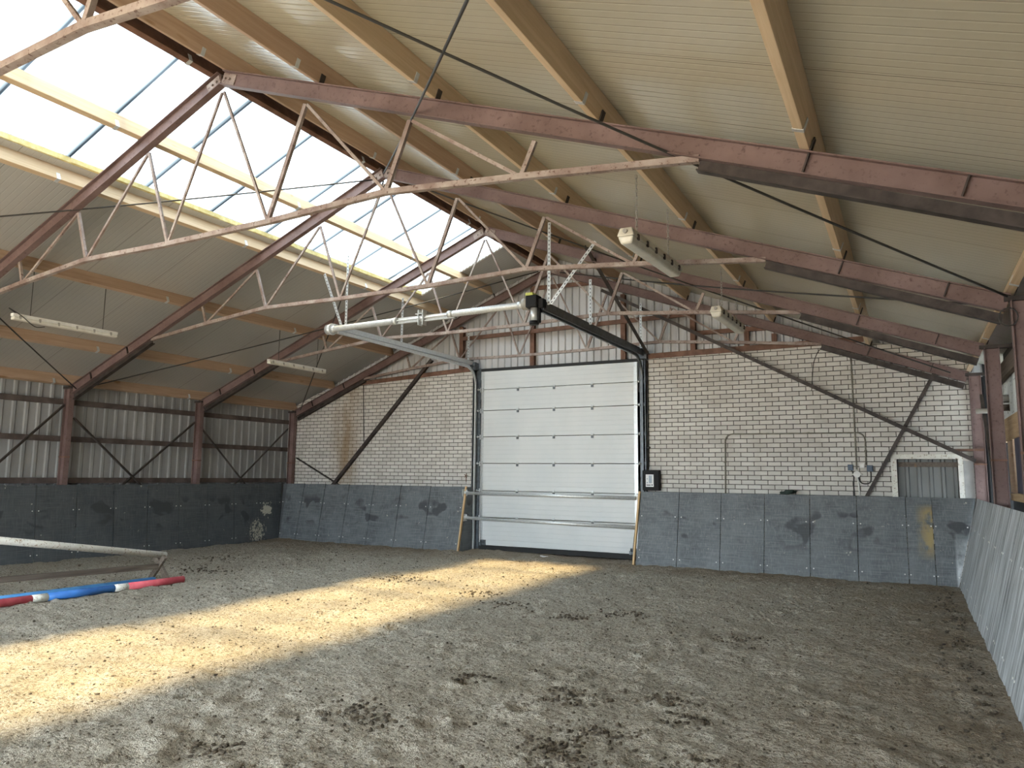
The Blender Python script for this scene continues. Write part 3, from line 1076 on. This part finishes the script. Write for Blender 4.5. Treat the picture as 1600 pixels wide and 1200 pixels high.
# torsion shaft across the far end of the tracks
SY, SZ = -4.66, 4.06
t = thing('spring_shaft', 'galvanised torsion spring shaft hanging across the ends of the door tracks', 'spring shaft', (0, SY, SZ))


def droop(x):
    return V((x, SY, SZ - .05 * math.cos((x + .05) / 2.0 * math.pi / 2) * 0 + .03 * (x / 2.0)))


bm = new()
tube(bm, [droop(-2.02), droop(1.95)], .0135, 10)
obj('shaft', bm, 'galv', t)
for x0_, x1_ in ((-1.88, -.62), (.46, 1.66)):
    bm = new()
    pts = []
    n = 60
    tube(bm, [droop(x0_ + (x1_ - x0_) * i / n) for i in range(n + 1)], [.046 + .006 * (i % 2) for i in range(n + 1)], 14)
    obj('torsion_spring', bm, 'galv', t)
    bm = new()
    tube(bm, [droop(x0_ - .05), droop(x0_ + .03)], .055, 14)
    tube(bm, [droop(x1_ - .03), droop(x1_ + .05)], .055, 14)
    obj('spring_cone', bm, 'galv', t)
for x in (-1.97,):
    bm = new()
    tube(bm, [droop(x - .05), droop(x + .05)], .085, 18)
    tube(bm, [droop(x + .05), droop(x + .065)], .10, 18)
    obj('cable_drum', bm, 'galv', t)
bm = new()
c = droop(0)
box(bm, -.66, .52, SY + .03, SY + .045, SZ - .055, SZ + .045)
box(bm, -.66, .52, SY - .01, SY + .03, SZ - .055, SZ - .045)
obj('bracing_channel', bm, 'galv', t)
bm = new()
box(bm, -.17, -.03, SY - .06, SY + .05, SZ + .05, SZ + .06)
box(bm, -.13, -.115, SY - .05, SY + .06, SZ - .12, SZ + .12)
box(bm, -.05, -.035, SY - .05, SY + .06, SZ - .12, SZ + .12)
tube(bm, [(-.12, SY, SZ), (-.04, SY, SZ)], .045, 10)
obj('centre_bearing', bm, 'galv', t)

t = thing('door_motor', 'black electric door motor with a yellow-green cap at the shaft end', 'motor', (1.87, SY, SZ))
bm = new()
tube(bm, [(1.71, SY, SZ + .03), (1.80, SY, SZ + .03)], .085, 18)
obj('gear_flange', bm, 'pvc', t)
bm = new()
box(bm, 1.80, 1.98, SY - .12, SY + .06, SZ - .05, SZ + .13)
box(bm, 1.98, 2.06, SY - .07, SY + .05, SZ - .06, SZ + .08)
obj('housing', bm, 'black', t, bevel=.015)
bm = new()
box(bm, 1.80, 1.92, SY - .124, SY + .03, SZ + .125, SZ + .165)
obj('cap', bm, 'lime', t, bevel=.006)
bm = new()
tube(bm, [(1.90, SY - .03, SZ - .05), (1.90, SY - .03, SZ - .24)], .055, 14)
obj('motor_body', bm, 'galv', t)
bm = new()
tube(bm, [(1.90, SY - .03, SZ - .24), (1.90, SY - .03, SZ - .29)], .07, 14)
tube(bm, [(1.98, SY - .03, SZ - .04), (1.98, SY - .03, SZ - .27)], .03, 8)
obj('motor_cover', bm, 'black', t)


def hanger(p, q, label, mat='galv', w=.045):
    bm = new()
    P, Q = V(p), V(q)
    n = max(4, int((Q - P).length / .06))
    # perforated angle: two flanges, slots left as gaps in the front one
    bar(bm, P, Q, .004, w, (0, 1, 0))
    d = (Q - P).normalized()
    s = d.cross(V((0, 1, 0))).normalized() * (w / 2)
    bar(bm, P + s + V((0, w / 2, 0)), Q + s + V((0, w / 2, 0)), w, .004, (0, 1, 0))
    for i in range(n):
        a = P.lerp(Q, (i + .3) / n) - V((0, .0035, 0))
        b = P.lerp(Q, (i + .7) / n) - V((0, .0035, 0))
        bar(bm, a, b, .003, w * .25, (0, 1, 0), 1)
    tag(obj('hanger_bar', bm, [mat, 'black' if mat == 'galv' else 'dark_steel']), label, 'hanger', 'hangers of the door gear')


hanger((-1.66, -4.62, 4.04), (-1.66, -4.62, 5.30), 'upright perforated hanger at the left end of the spring shaft')
hanger((-1.72, -4.65, 4.06), (-2.15, -4.65, 5.02), 'slanted perforated hanger at the left end of the spring shaft')
hanger((-1.98, -2.64, 4.04), (-1.98, -2.64, 5.02), 'perforated hanger at the middle of the left door track')
hanger((-1.97, -.20, 4.05), (-1.97, -.20, 4.86), 'perforated hanger above the top left corner of the door')
hanger((2.10, -4.62, 4.06), (2.10, -4.62, 5.28), 'bright upright perforated hanger above the door motor')
hanger((2.14, -4.65, 4.06), (2.83, -4.65, 4.88), 'bright slanted perforated hanger rising right of the door motor')
hanger((2.06, -2.95, 4.08), (2.06, -2.95, 4.84), 'perforated hanger at the middle of the right door track')
hanger((2.06, -.36, 4.10), (2.06, -.36, 4.99), 'perforated hanger near the top right corner of the door')
brace((2.10, -3.27, 5.30), (2.10, -.12, 4.03), .06, 'black strut from the roof down to the top right corner of the door', side=(1, 0, 0), name='door_strut', group=None)

# galvanised safety bars before the door
for z0_, z1_, lab in ((1.235, 1.215, 'upper galvanised bar across the sectional door'), (.715, .665, 'lower galvanised bar across the sectional door')):
    t = thing('door_bar', lab, 'bar', (0, -.44, z0_), 'bars across the door')
    bm = new()
    tube(bm, [(-1.80, -.44, z0_), (1.955, -.44, z1_)], .034, 14)
    obj('pipe', bm, 'galv', t)
    bm = new()
    box(bm, -1.862, -1.852, -.52, -.38, z0_ - .07, z0_ + .08)
    box(bm, -1.852, -1.76, -.465, -.40, z0_ - .012, z0_ + .045)
    tube(bm, [(-1.80, -.44, z0_ - .06), (-1.80, -.44, z0_ + .075)], .016, 8)
    obj('bracket', bm, 'galv', t)

# operator box right of the door
t = thing('control_box', 'black door operator box with a white label on the brickwork right of the door', 'control box', (2.14, -.07, 1.36))
bm = new()
box(bm, 1.985, 2.315, -.14, -.001, 1.36, 1.745)
obj('case', bm, 'black', t, bevel=.012)
bm = new()
box(bm, 2.055, 2.21, -.145, -.139, 1.43, 1.665)
lb = obj('label_plate', bm, 'label', t)
bm = new()
for k in range(3):
    box(bm, 2.118 + k * .020, 2.133 + k * .020, -.1475, -.1445, 1.50, 1.645)
box(bm, 2.075, 2.095, -.1475, -.1445, 1.575, 1.59)
box(bm, 2.075, 2.095, -.1475, -.1445, 1.50, 1.52)
obj('printed_columns', bm, 'labelblue', lb)
bm = new()
box(bm, 2.07, 2.15, -.1475, -.1445, 1.455, 1.47)
tube(bm, [(2.18, -.1475, 1.465), (2.18, -.1445, 1.465)], .013, 10)
obj('printed_mark', bm, 'black', lb)
bm = new()
tube(bm, [(2.11, -.06, 1.745), (2.11, -.06, 1.80)], .012, 8)
tube(bm, [(2.11, -.06, 1.80), (2.11, -.06, 1.83)], .006, 6)
obj('cable_gland', bm, 'galv', t)
bm = new()
tube(bm, [(2.075, -.03, 3.9), (2.075, -.03, 1.76)], .016, 8)
box(bm, 2.04, 2.11, -.055, -.0, 2.17, 2.20)
tag(obj('cable_duct', bm, 'cable'), 'black cable duct running down beside the right door track', 'duct')

# ------------------------------------------------------------------ electrics on the right brickwork
bm = new()
p = [V((3.53, -.02, 1.20)), V((3.55, -.02, 2.28))] + arc((3.69, -.02, 2.28), .14, math.pi, math.pi / 2, 'xz', 6) + arc((5.77, -.02, 2.28), .13, math.pi / 2, 0, 'xz', 6) + [V((5.90, -.02, 1.86))]
tube(bm, p, .0125, 8)
for q in ((3.54, 1.9), (4.3, 2.42), (5.0, 2.42), (5.90, 2.1)):
    box(bm, q[0] - .02, q[0] + .02, -.035, -.001, q[1] - .012, q[1] + .012)
tag(obj('conduit_pipe', bm, 'conduit'), 'thin conduit bent in a hoop over the right brickwork', 'conduit')
bm = new()
tube(bm, [(5.735, -.02, 3.95), (5.745, -.02, 2.6), (5.75, -.02, 1.75)], .0125, 8)
tag(obj('conduit_pipe', bm, 'conduit'), 'straight conduit dropping from the roof to the junction box', 'conduit')
bm = new()
tube(bm, smooth_path([(5.755, -.02, 1.66), (5.775, -.02, 1.45), (5.79, -.02, 1.0), (5.79, -.02, 0.0)]), .013, 8)
tag(obj('conduit_pipe', bm, 'white'), 'white conduit stub below the junction box', 'conduit')
bm = new()
tube(bm, smooth_path([(5.66, -.02, 1.78), (5.70, -.02, 1.70), (5.69, -.02, 1.5), (5.70, -.02, 1.2)]), .010, 8)
tag(obj('wall_cable', bm, 'cable'), 'dark cable from the left socket down behind the kickboards', 'cable')
bm = new()
tube(bm, smooth_path([(5.77, -.03, 1.66), (5.80, -.03, 1.57), (5.87, -.03, 1.54), (5.95, -.03, 1.57), (5.965, -.03, 1.70), (5.96, -.03, 1.77)]), .010, 8)
tag(obj('wall_cable', bm, 'cable'), 'dark cable loop between the junction box and the right socket', 'cable')


def wall_box(x, z, w, h, d, mat, lid, label, name, cat):
    t = thing(name, label, cat, (x, -d / 2, z))
    bm = new()
    box(bm, x - w / 2, x + w / 2, -d, -.001, z - h / 2, z + h / 2)
    obj('casing', bm, mat, t, bevel=.006)
    bm = new()
    box(bm, x - w * .36, x + w * .36, -d - .012, -d + .001, z - h * .36, z + h * .30)
    obj('cover', bm, lid, t, bevel=.004)


wall_box(5.655, 1.815, .085, .10, .06, 'socket', 'socket', 'dark blue-grey wall socket left of the conduit', 'wall_socket', 'socket')
wall_box(5.955, 1.80, .095, .105, .06, 'socket', 'socket', 'blue-grey wall socket nearest the small opening', 'wall_socket', 'socket')
wall_box(5.835, 1.845, .08, .085, .05, 'white', 'white', 'small white light switch under the hooped conduit', 'light_switch', 'switch')
t = thing('junction_box', 'round white junction box where the wall cables meet', 'junction box', (5.75, -.02, 1.70))
bm = new()
tube(bm, [(5.75, -.001, 1.70), (5.75, -.05, 1.70)], [.06, .055], 14)
for a in range(4):
    tube(bm, [(5.75 + .05 * math.cos(a * 1.57), -.025, 1.70 + .05 * math.sin(a * 1.57)), (5.75 + .085 * math.cos(a * 1.57), -.025, 1.70 + .085 * math.sin(a * 1.57))], .014, 8)
obj('casing', bm, 'white', t)
bm = new()
tube(bm, smooth_path([(5.36, -.012, 3.97), (5.22, -.012, 3.87), (5.13, -.012, 3.66), (5.10, -.012, 3.4), (5.08, -.015, 3.17)]), .006, 6)
tag(obj('wall_cable', bm, 'cable'), 'thin loose cable hanging over the upper right brickwork', 'cable')
bm = new()
tube(bm, [(-5.06, -.012, 3.78), (-5.03, -.012, 3.1), (-4.99, -.012, 2.39)], .009, 6)
tag(obj('wall_cable', bm, 'cable'), 'thin cable running straight down the left brickwork', 'cable')
bm = new()
for a in range(5):
    bar(bm, (-2.09, -.012, 1.60), (-2.09 + .05 * math.cos(a * 1.2566), -.012, 1.60 + .05 * math.sin(a * 1.2566)), .012, .014)
bar(bm, (-2.09, -.01, 1.60), (-2.085, -.01, 1.47), .012, .014)
tag(obj('wall_hook', bm, 'brown_steel'), 'small rusty star-shaped hook on the brickwork left of the door', 'hook')

# dark cloth lying on the kickboards
bm = new()
r = bmesh.ops.create_icosphere(bm, subdivisions=3, radius=1)
for v in r['verts']:
    n = noise.noise(v.co * 2.2)
    v.co = V((4.66 + v.co.x * .13 * (1 + .5 * n), -.27 + v.co.y * .05, 1.36 + max(v.co.z, -.35) * .05 * (1 + .7 * n) + .03 * max(0, v.co.x)))
for f in bm.faces:
    f.smooth = True
tag(obj('folded_cloth', bm, 'cloth'), 'crumpled dark green cloth lying on top of the gable kickboards', 'cloth')
# scrap in front of the door
bm = new()
for k in range(3):
    x = .0 + .06 * k
    box(bm, x, x + .05, -.55 - .01 * k, -.52 - .01 * k, ground(x, -.53) - .01, ground(x, -.53) + .02)
bar(bm, (.0, -.54, ground(0, -.54) + .012), (.16, -.55, ground(.1, -.54) + .02), .02, .012)
tag(obj('paper_scrap', bm, 'white'), 'white scrap on the sand at the foot of the door', 'scrap')


# ------------------------------------------------------------------ tube lights
def chain(x, y, z0_, z1_, parent, link=.045):
    bm = new()
    n = int((z1_ - z0_) / (link * .8))
    for i in range(n):
        z = z0_ + (z1_ - z0_) * (i + .5) / n
        a = (i % 2) * math.pi / 2
        u = V((math.cos(a), math.sin(a), 0))
        pts = [V((x, y, z)) + u * (.011 * math.cos(k * math.pi / 4)) + V((0, 0, link * .55 * math.sin(k * math.pi / 4))) for k in range(9)]
        tube(bm, pts, .0035, 4)
    obj('chain', bm, 'pvc', parent)


def sealed_light(x, y0_, y1_, z0_, z1_, chains, label):
    t = thing('tube_light', label, 'light', (x, (y0_ + y1_) / 2, z0_), 'tube lights over the right half')
    d = (z1_ - z0_) / (y1_ - y0_)
    zz = lambda y: z0_ + d * (y - y0_)
    bm = new()
    def hull(w0, w1, h0, h1, ya, yb_):
        hexa(bm, [(x - w0, ya, zz(ya) + h0), (x + w0, ya, zz(ya) + h0), (x + w0, yb_, zz(yb_) + h0), (x - w0, yb_, zz(yb_) + h0),
                  (x - w1, ya + .015, zz(ya) + h1), (x + w1, ya + .015, zz(ya) + h1), (x + w1, yb_ - .015, zz(yb_) + h1), (x - w1, yb_ - .015, zz(yb_) + h1)])
    hull(.085, .06, .0, .085, y0_, y1_)
    obj('housing', bm, 'cream', t, bevel=.012)
    bm = new()
    hexa(bm, [(x - .055, y0_ + .03, zz(y0_) - .07), (x + .055, y0_ + .03, zz(y0_) - .07), (x + .055, y1_ - .03, zz(y1_) - .07), (x - .055, y1_ - .03, zz(y1_) - .07),
              (x - .08, y0_ + .005, zz(y0_) + .002), (x + .08, y0_ + .005, zz(y0_) + .002), (x + .08, y1_ - .005, zz(y1_) + .002), (x - .08, y1_ - .005, zz(y1_) + .002)])
    obj('diffuser', bm, 'diff', t, bevel=.018)
    for k in range(6):
        y = y0_ + (y1_ - y0_) * (k + .5) / 6
        for s in (-1, 1):
            bm = new()
            box(bm, x + s * .082 - .008, x + s * .082 + .008, y - .02, y + .02, zz(y) - .02, zz(y) + .035)
            obj('clip', bm, 'dark_steel', t)
    bm = new()
    tube(bm, [(x, y0_ - .012, zz(y0_) + .045), (x, y0_ + .012, zz(y0_) + .045)], .022, 10)
    obj('cable_gland', bm, 'pvc', t)
    for y in chains:
        chain(x, y, zz(y) + .085, roof_z(x, .16), t)


sealed_light(4.31, -7.62, -5.92, 3.86, 3.94, (-7.28, -6.20), 'cream tube light on chains hanging nearest the camera right of the door gear')
sealed_light(4.31, -3.95, -2.25, 3.88, 3.93, (-3.55, -2.55), 'cream tube light on chains hanging in front of the gable peak')


def batten_light(x, y0_, y1_, z, cords, label, wire):
    t = thing('batten_light', label, 'light', (x, (y0_ + y1_) / 2, z), 'batten lights over the left half')
    bm = new()
    box(bm, x - .035, x + .035, y0_, y1_, z, z + .045)
    obj('housing', bm, 'white', t, bevel=.005)
    bm = new()
    box(bm, x - .045, x + .045, y0_ + .01, y1_ - .01, z - .045, z)
    obj('diffuser', bm, 'diff', t, bevel=.012)
    for k in range(6):
        y = y0_ + (y1_ - y0_) * (k + .35) / 5.8
        bm = new()
        box(bm, x - .05, x + .05, y - .012, y + .012, z - .03, z + .02)
        obj('clip', bm, 'pvc', t)
    for y in cords:
        bm = new()
        tube(bm, [(x, y, z + .045), (x, y, roof_z(x, .09))], .005, 6)
        obj('cord', bm, 'cable', t)
    if wire:
        bm = new()
        tube(bm, smooth_path([(x, y0_ + .05, z + .05), (x + .03, y0_ - .06, z + .10), (x + .05, y0_ + .10, z + .02), (x + .06, y0_ + .28, z - .10), (x + .05, y0_ + .42, z - .08)]), .006, 6)
        obj('power_cable', bm, 'cable', t)


batten_light(-4.2, -8.50, -6.97, 3.715, (-8.26, -7.20), 'long white batten light hanging on cords near the left edge', True)
batten_light(-4.2, -3.88, -2.31, 3.745, (-3.62, -2.55), 'white batten light hanging under the left slope near the brick wall', False)

# ------------------------------------------------------------------ jump
t = thing('cavaletti', 'low timber cavaletti with crossed feet and a beam between them', 'jump stand', (-3.62, -7.5, 0))
for y in (-6.37, -9.55):
    x = -3.62 if y > -7 else -3.60
    bm = new()
    bar(bm, (x - .17, y - .02, -.01), (x + .13, y - .02, .34), .045, .075)
    obj('leg', bm, 'wood_grey', t)
    bm = new()
    bar(bm, (x + .17, y + .02, -.01), (x - .13, y + .02, .32), .045, .075)
    obj('leg', bm, 'wood_grey', t)
bm = new()
bar(bm, (-3.62, -6.36, .19), (-3.60, -9.6, .27), .06, .075, (1, 0, 0))
obj('beam', bm, 'wood_grey', t)


def pole(name, a, b, r, segs, label):
    A, B = V(a), V(b)
    t = thing(name, label, 'pole', A.lerp(B, .5), 'riding poles')
    for k, (f0, f1, mat, part) in enumerate(segs):
        bm = new()
        tube(bm, [A.lerp(B, f0), A.lerp(B, f1)], r, 18)
        o_ = obj(part, bm, mat, t)
        if mat != segs[0][2]:
            o_['label'] = {'white': 'white band', 'blue': 'blue section', 'red': 'red section'}.get(mat.replace('white_paint', 'white'), part)


pole('jump_pole', (-3.63, -6.28, .345), (-3.58, -10.0, .95), .048, [(0, 1, 'white_paint', 'shaft')], 'white jump pole resting slanted in the cavaletti cross')
g0 = .048
pole('ground_pole', (-2.98, -6.45, g0), (-3.02, -9.9, g0 + .01), .05, [(0, .255, 'red', 'red_end'), (.255, .312, 'white_paint', 'white_band'), (.312, .565, 'blue', 'blue_middle'), (.565, .62, 'white_paint', 'white_band'), (.62, 1, 'red', 'red_end')], 'red, white and blue pole lying on the sand in front')
pole('ground_pole', (-3.26, -6.72, g0), (-3.36, -10.1, g0), .046, [(0, .93, 'lightblue', 'shaft'), (.93, 1, 'red', 'red_end')], 'plain blue pole lying on the sand behind the striped one')

# ------------------------------------------------------------------ right wall
XR = 7.78
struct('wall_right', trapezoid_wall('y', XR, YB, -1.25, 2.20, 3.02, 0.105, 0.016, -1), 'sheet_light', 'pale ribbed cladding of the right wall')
bm = new()
box(bm, XR + .05, XR + .1, YB, -5.1, 0, 3.5)          # wall behind the kickboards, beyond the window
box(bm, XR + .05, XR + .1, -5.1, -1.25, 0, 1.36)
box(bm, XR + .05, XR + .1, -5.1, -1.25, 2.2, 3.5)
struct('wall_right_outer', bm, 'void')
bm = new()
box(bm, 8.75, 8.8, -5.5, .3, 0, 3.6)                  # the dark aisle seen through the gaps
box(bm, XR + .1, 8.8, -5.5, -5.45, 0, 3.6)
box(bm, 7.67, 8.8, .10, .14, 0, 3.6)
struct('wall_aisle', bm, 'void')
for (ya_, yb2, z0_, z1_, th, mat, lab, nm, cat) in (
        (-6.2, -1.32, 2.14, 2.44, .04, 'plank', 'wide timber board above the window opening in the right wall', 'lintel_board', 'board'),
        (-6.2, -2.72, 1.375, 1.465, .09, 'plank', 'yellowish timber sill along the top of the right kickboards', 'window_sill_board', 'sill'),
        (-8.5, -1.28, 2.96, 3.17, .06, 'wood_grey', 'weathered timber wall plate along the top of the right wall', 'timber_wall_plate', 'beam')):
    bm = new()
    box(bm, XR - .03 - th, XR - .025, ya_, yb2, z0_, z1_)
    tag(obj(nm, bm, mat, bevel=.003), lab, cat)
for y, w_, mat, lab in ((-2.38, .56, 'wood_old', 'brown timber post in the window opening of the right wall'), (-3.4, 1.1, 'blueboard', 'dark blue board in the window opening at the right edge')):
    bm = new()
    box(bm, XR - .055, XR - .02, y - w_ / 2, y + w_ / 2, 1.465, 2.14)
    tag(obj('opening_post', bm, mat), lab, 'post')
bm = new()
tube(bm, [V((7.43 + .075 * math.cos(k * math.pi / 8), -5.905, 3.13 + .085 * math.sin(k * math.pi / 8))) for k in range(17)], .006, 6)
tag(obj('cable_loop', bm, 'cable'), 'small loop of cable hanging from the rafter end at the right edge', 'cable')
# pipes between the corner columns
for y, z, x0_, x1_, r_, lab in ((-1.35, 2.62, 7.44, 7.72, .036, 'grey drain pipe stub between the two right columns'), (-2.2, 2.71, 7.62, 7.83, .055, 'thick grey pipe end sticking out right of the column'), (-2.2, 2.59, 7.62, 7.80, .045, 'dark pipe end just under the thick grey one')):
    bm = new()
    tube(bm, [(x0_, y, z), (x1_ - .03, y, z)], r_, 16)
    tube(bm, [(x1_ - .04, y, z), (x1_, y, z)], r_ * 1.12, 16)
    tag(obj('drain_pipe', bm, 'pvc' if 'grey' in lab.split()[0:2] else 'wood_grey'), lab, 'pipe', 'pipe ends by the right columns')
bm = new()
tube(bm, [(7.63, -1.9, .0), (7.62, -1.9, 3.05)], .03, 10)
tag(obj('down_pipe', bm, 'black'), 'black pipe standing upright between the two right columns', 'pipe')
bm = new()
tube(bm, [(7.66, -2.55, .0), (7.64, -2.55, 2.6)], .02, 10)
tag(obj('down_pipe', bm, 'white'), 'thin whitish pipe standing against the right column', 'pipe')
bm = new()
bar(bm, (7.60, -.30, 2.95), (7.62, -2.7, .0), .045, .05, (1, 0, 0))
tag(obj('diagonal_brace', bm, 'dark_steel'), 'dark brace slanting down between the two right columns', 'brace', 'diagonal wall braces')
bm = new()
bar(bm, (7.15, -.12, 2.10), (7.60, -.12, 2.10), .03, .035)
tag(obj('steel_strap', bm, 'brown_steel'), 'short brown strap across the corner column above the small opening', 'strap')

# ------------------------------------------------------------------ far end of the hall, behind the photographer: unseen doorway, added and sized for fill light
bm = new()
gy0, gy1 = YB - .15, YB
def front(x0_, x1_, zlo):
    n = max(1, int((x1_ - x0_) / .8))
    for i in range(n):
        a, b = x0_ + (x1_ - x0_) * i / n, x0_ + (x1_ - x0_) * (i + 1) / n
        hexa(bm, [(a, gy0, zlo), (b, gy0, zlo), (b, gy1, zlo), (a, gy1, zlo), (a, gy0, roof_z(a, .45)), (b, gy0, roof_z(b, .45)), (b, gy1, roof_z(b, .45)), (a, gy1, roof_z(a, .45))])
DW0, DW1, DH = -5.0, 5.4, 3.2
front(-8.0, DW0, 0)
front(DW1, 8.2, 0)
front(DW0, DW1, DH)
struct('wall_front', bm, 'plaster')
bm = new()
v = [bm.verts.new(q) for q in ((-30, YB - 40, -.05), (30, YB - 40, -.05), (30, YB, -.05), (-30, YB, -.05))]
bm.faces.new(v)
struct('ground_outside', bm, 'concrete')

# ------------------------------------------------------------------ light
w = bpy.data.worlds.new('sky')
SC.world = w
w.use_nodes = True
bg = w.node_tree.nodes['Background']
bg.inputs['Color'].default_value = (0.82, 0.93, 1.0, 1)
bg.inputs['Strength'].default_value = 2.8

sun = bpy.data.lights.new('sun', 'SUN')
sun.energy = 9.3
sun.color = (1.0, 0.68, 0.31)
sun.angle = math.radians(6)
so = bpy.data.objects.new('sun', sun)
COL.objects.link(so)
so.location = (-4, -6, 14)
so.rotation_euler = V((0.28, 0.03, -1)).to_track_quat('-Z', 'Y').to_euler()

# ------------------------------------------------------------------ camera
cam = bpy.data.cameras.new('camera')
co = bpy.data.objects.new('camera', cam)
COL.objects.link(co)
yaw, pitch, roll = 0.49296, 0.12309, 0.010556
fw = V((-math.sin(yaw) * math.cos(pitch), math.cos(yaw) * math.cos(pitch), math.sin(pitch)))
rt = V((math.cos(yaw), math.sin(yaw), 0))
up = rt.cross(fw)
r2 = rt * math.cos(roll) + up * math.sin(roll)
u2 = up * math.cos(roll) - rt * math.sin(roll)
co.matrix_world = Matrix(((r2.x, u2.x, -fw.x, 6.557), (r2.y, u2.y, -fw.y, -14.010), (r2.z, u2.z, -fw.z, 1.620), (0, 0, 0, 1)))
cam.sensor_width = 36.0
cam.lens = 36.0 * 1154.22 / 1600
cam.clip_start = 0.05
cam.clip_end = 200
SC.camera = co

# ------------------------------------------------------------------ colour management and sampling quality
vs = SC.view_settings
vs.view_transform = 'Standard'
vs.look = 'None'
vs.gamma = 1.0
vs.use_curve_mapping = False
vs.exposure = 2.62
cy = SC.cycles
cy.max_bounces = 10
cy.diffuse_bounces = 7
cy.glossy_bounces = 4
cy.transparent_max_bounces = 8
cy.caustics_reflective = False
cy.caustics_refractive = False
cy.sample_clamp_indirect = 8.0
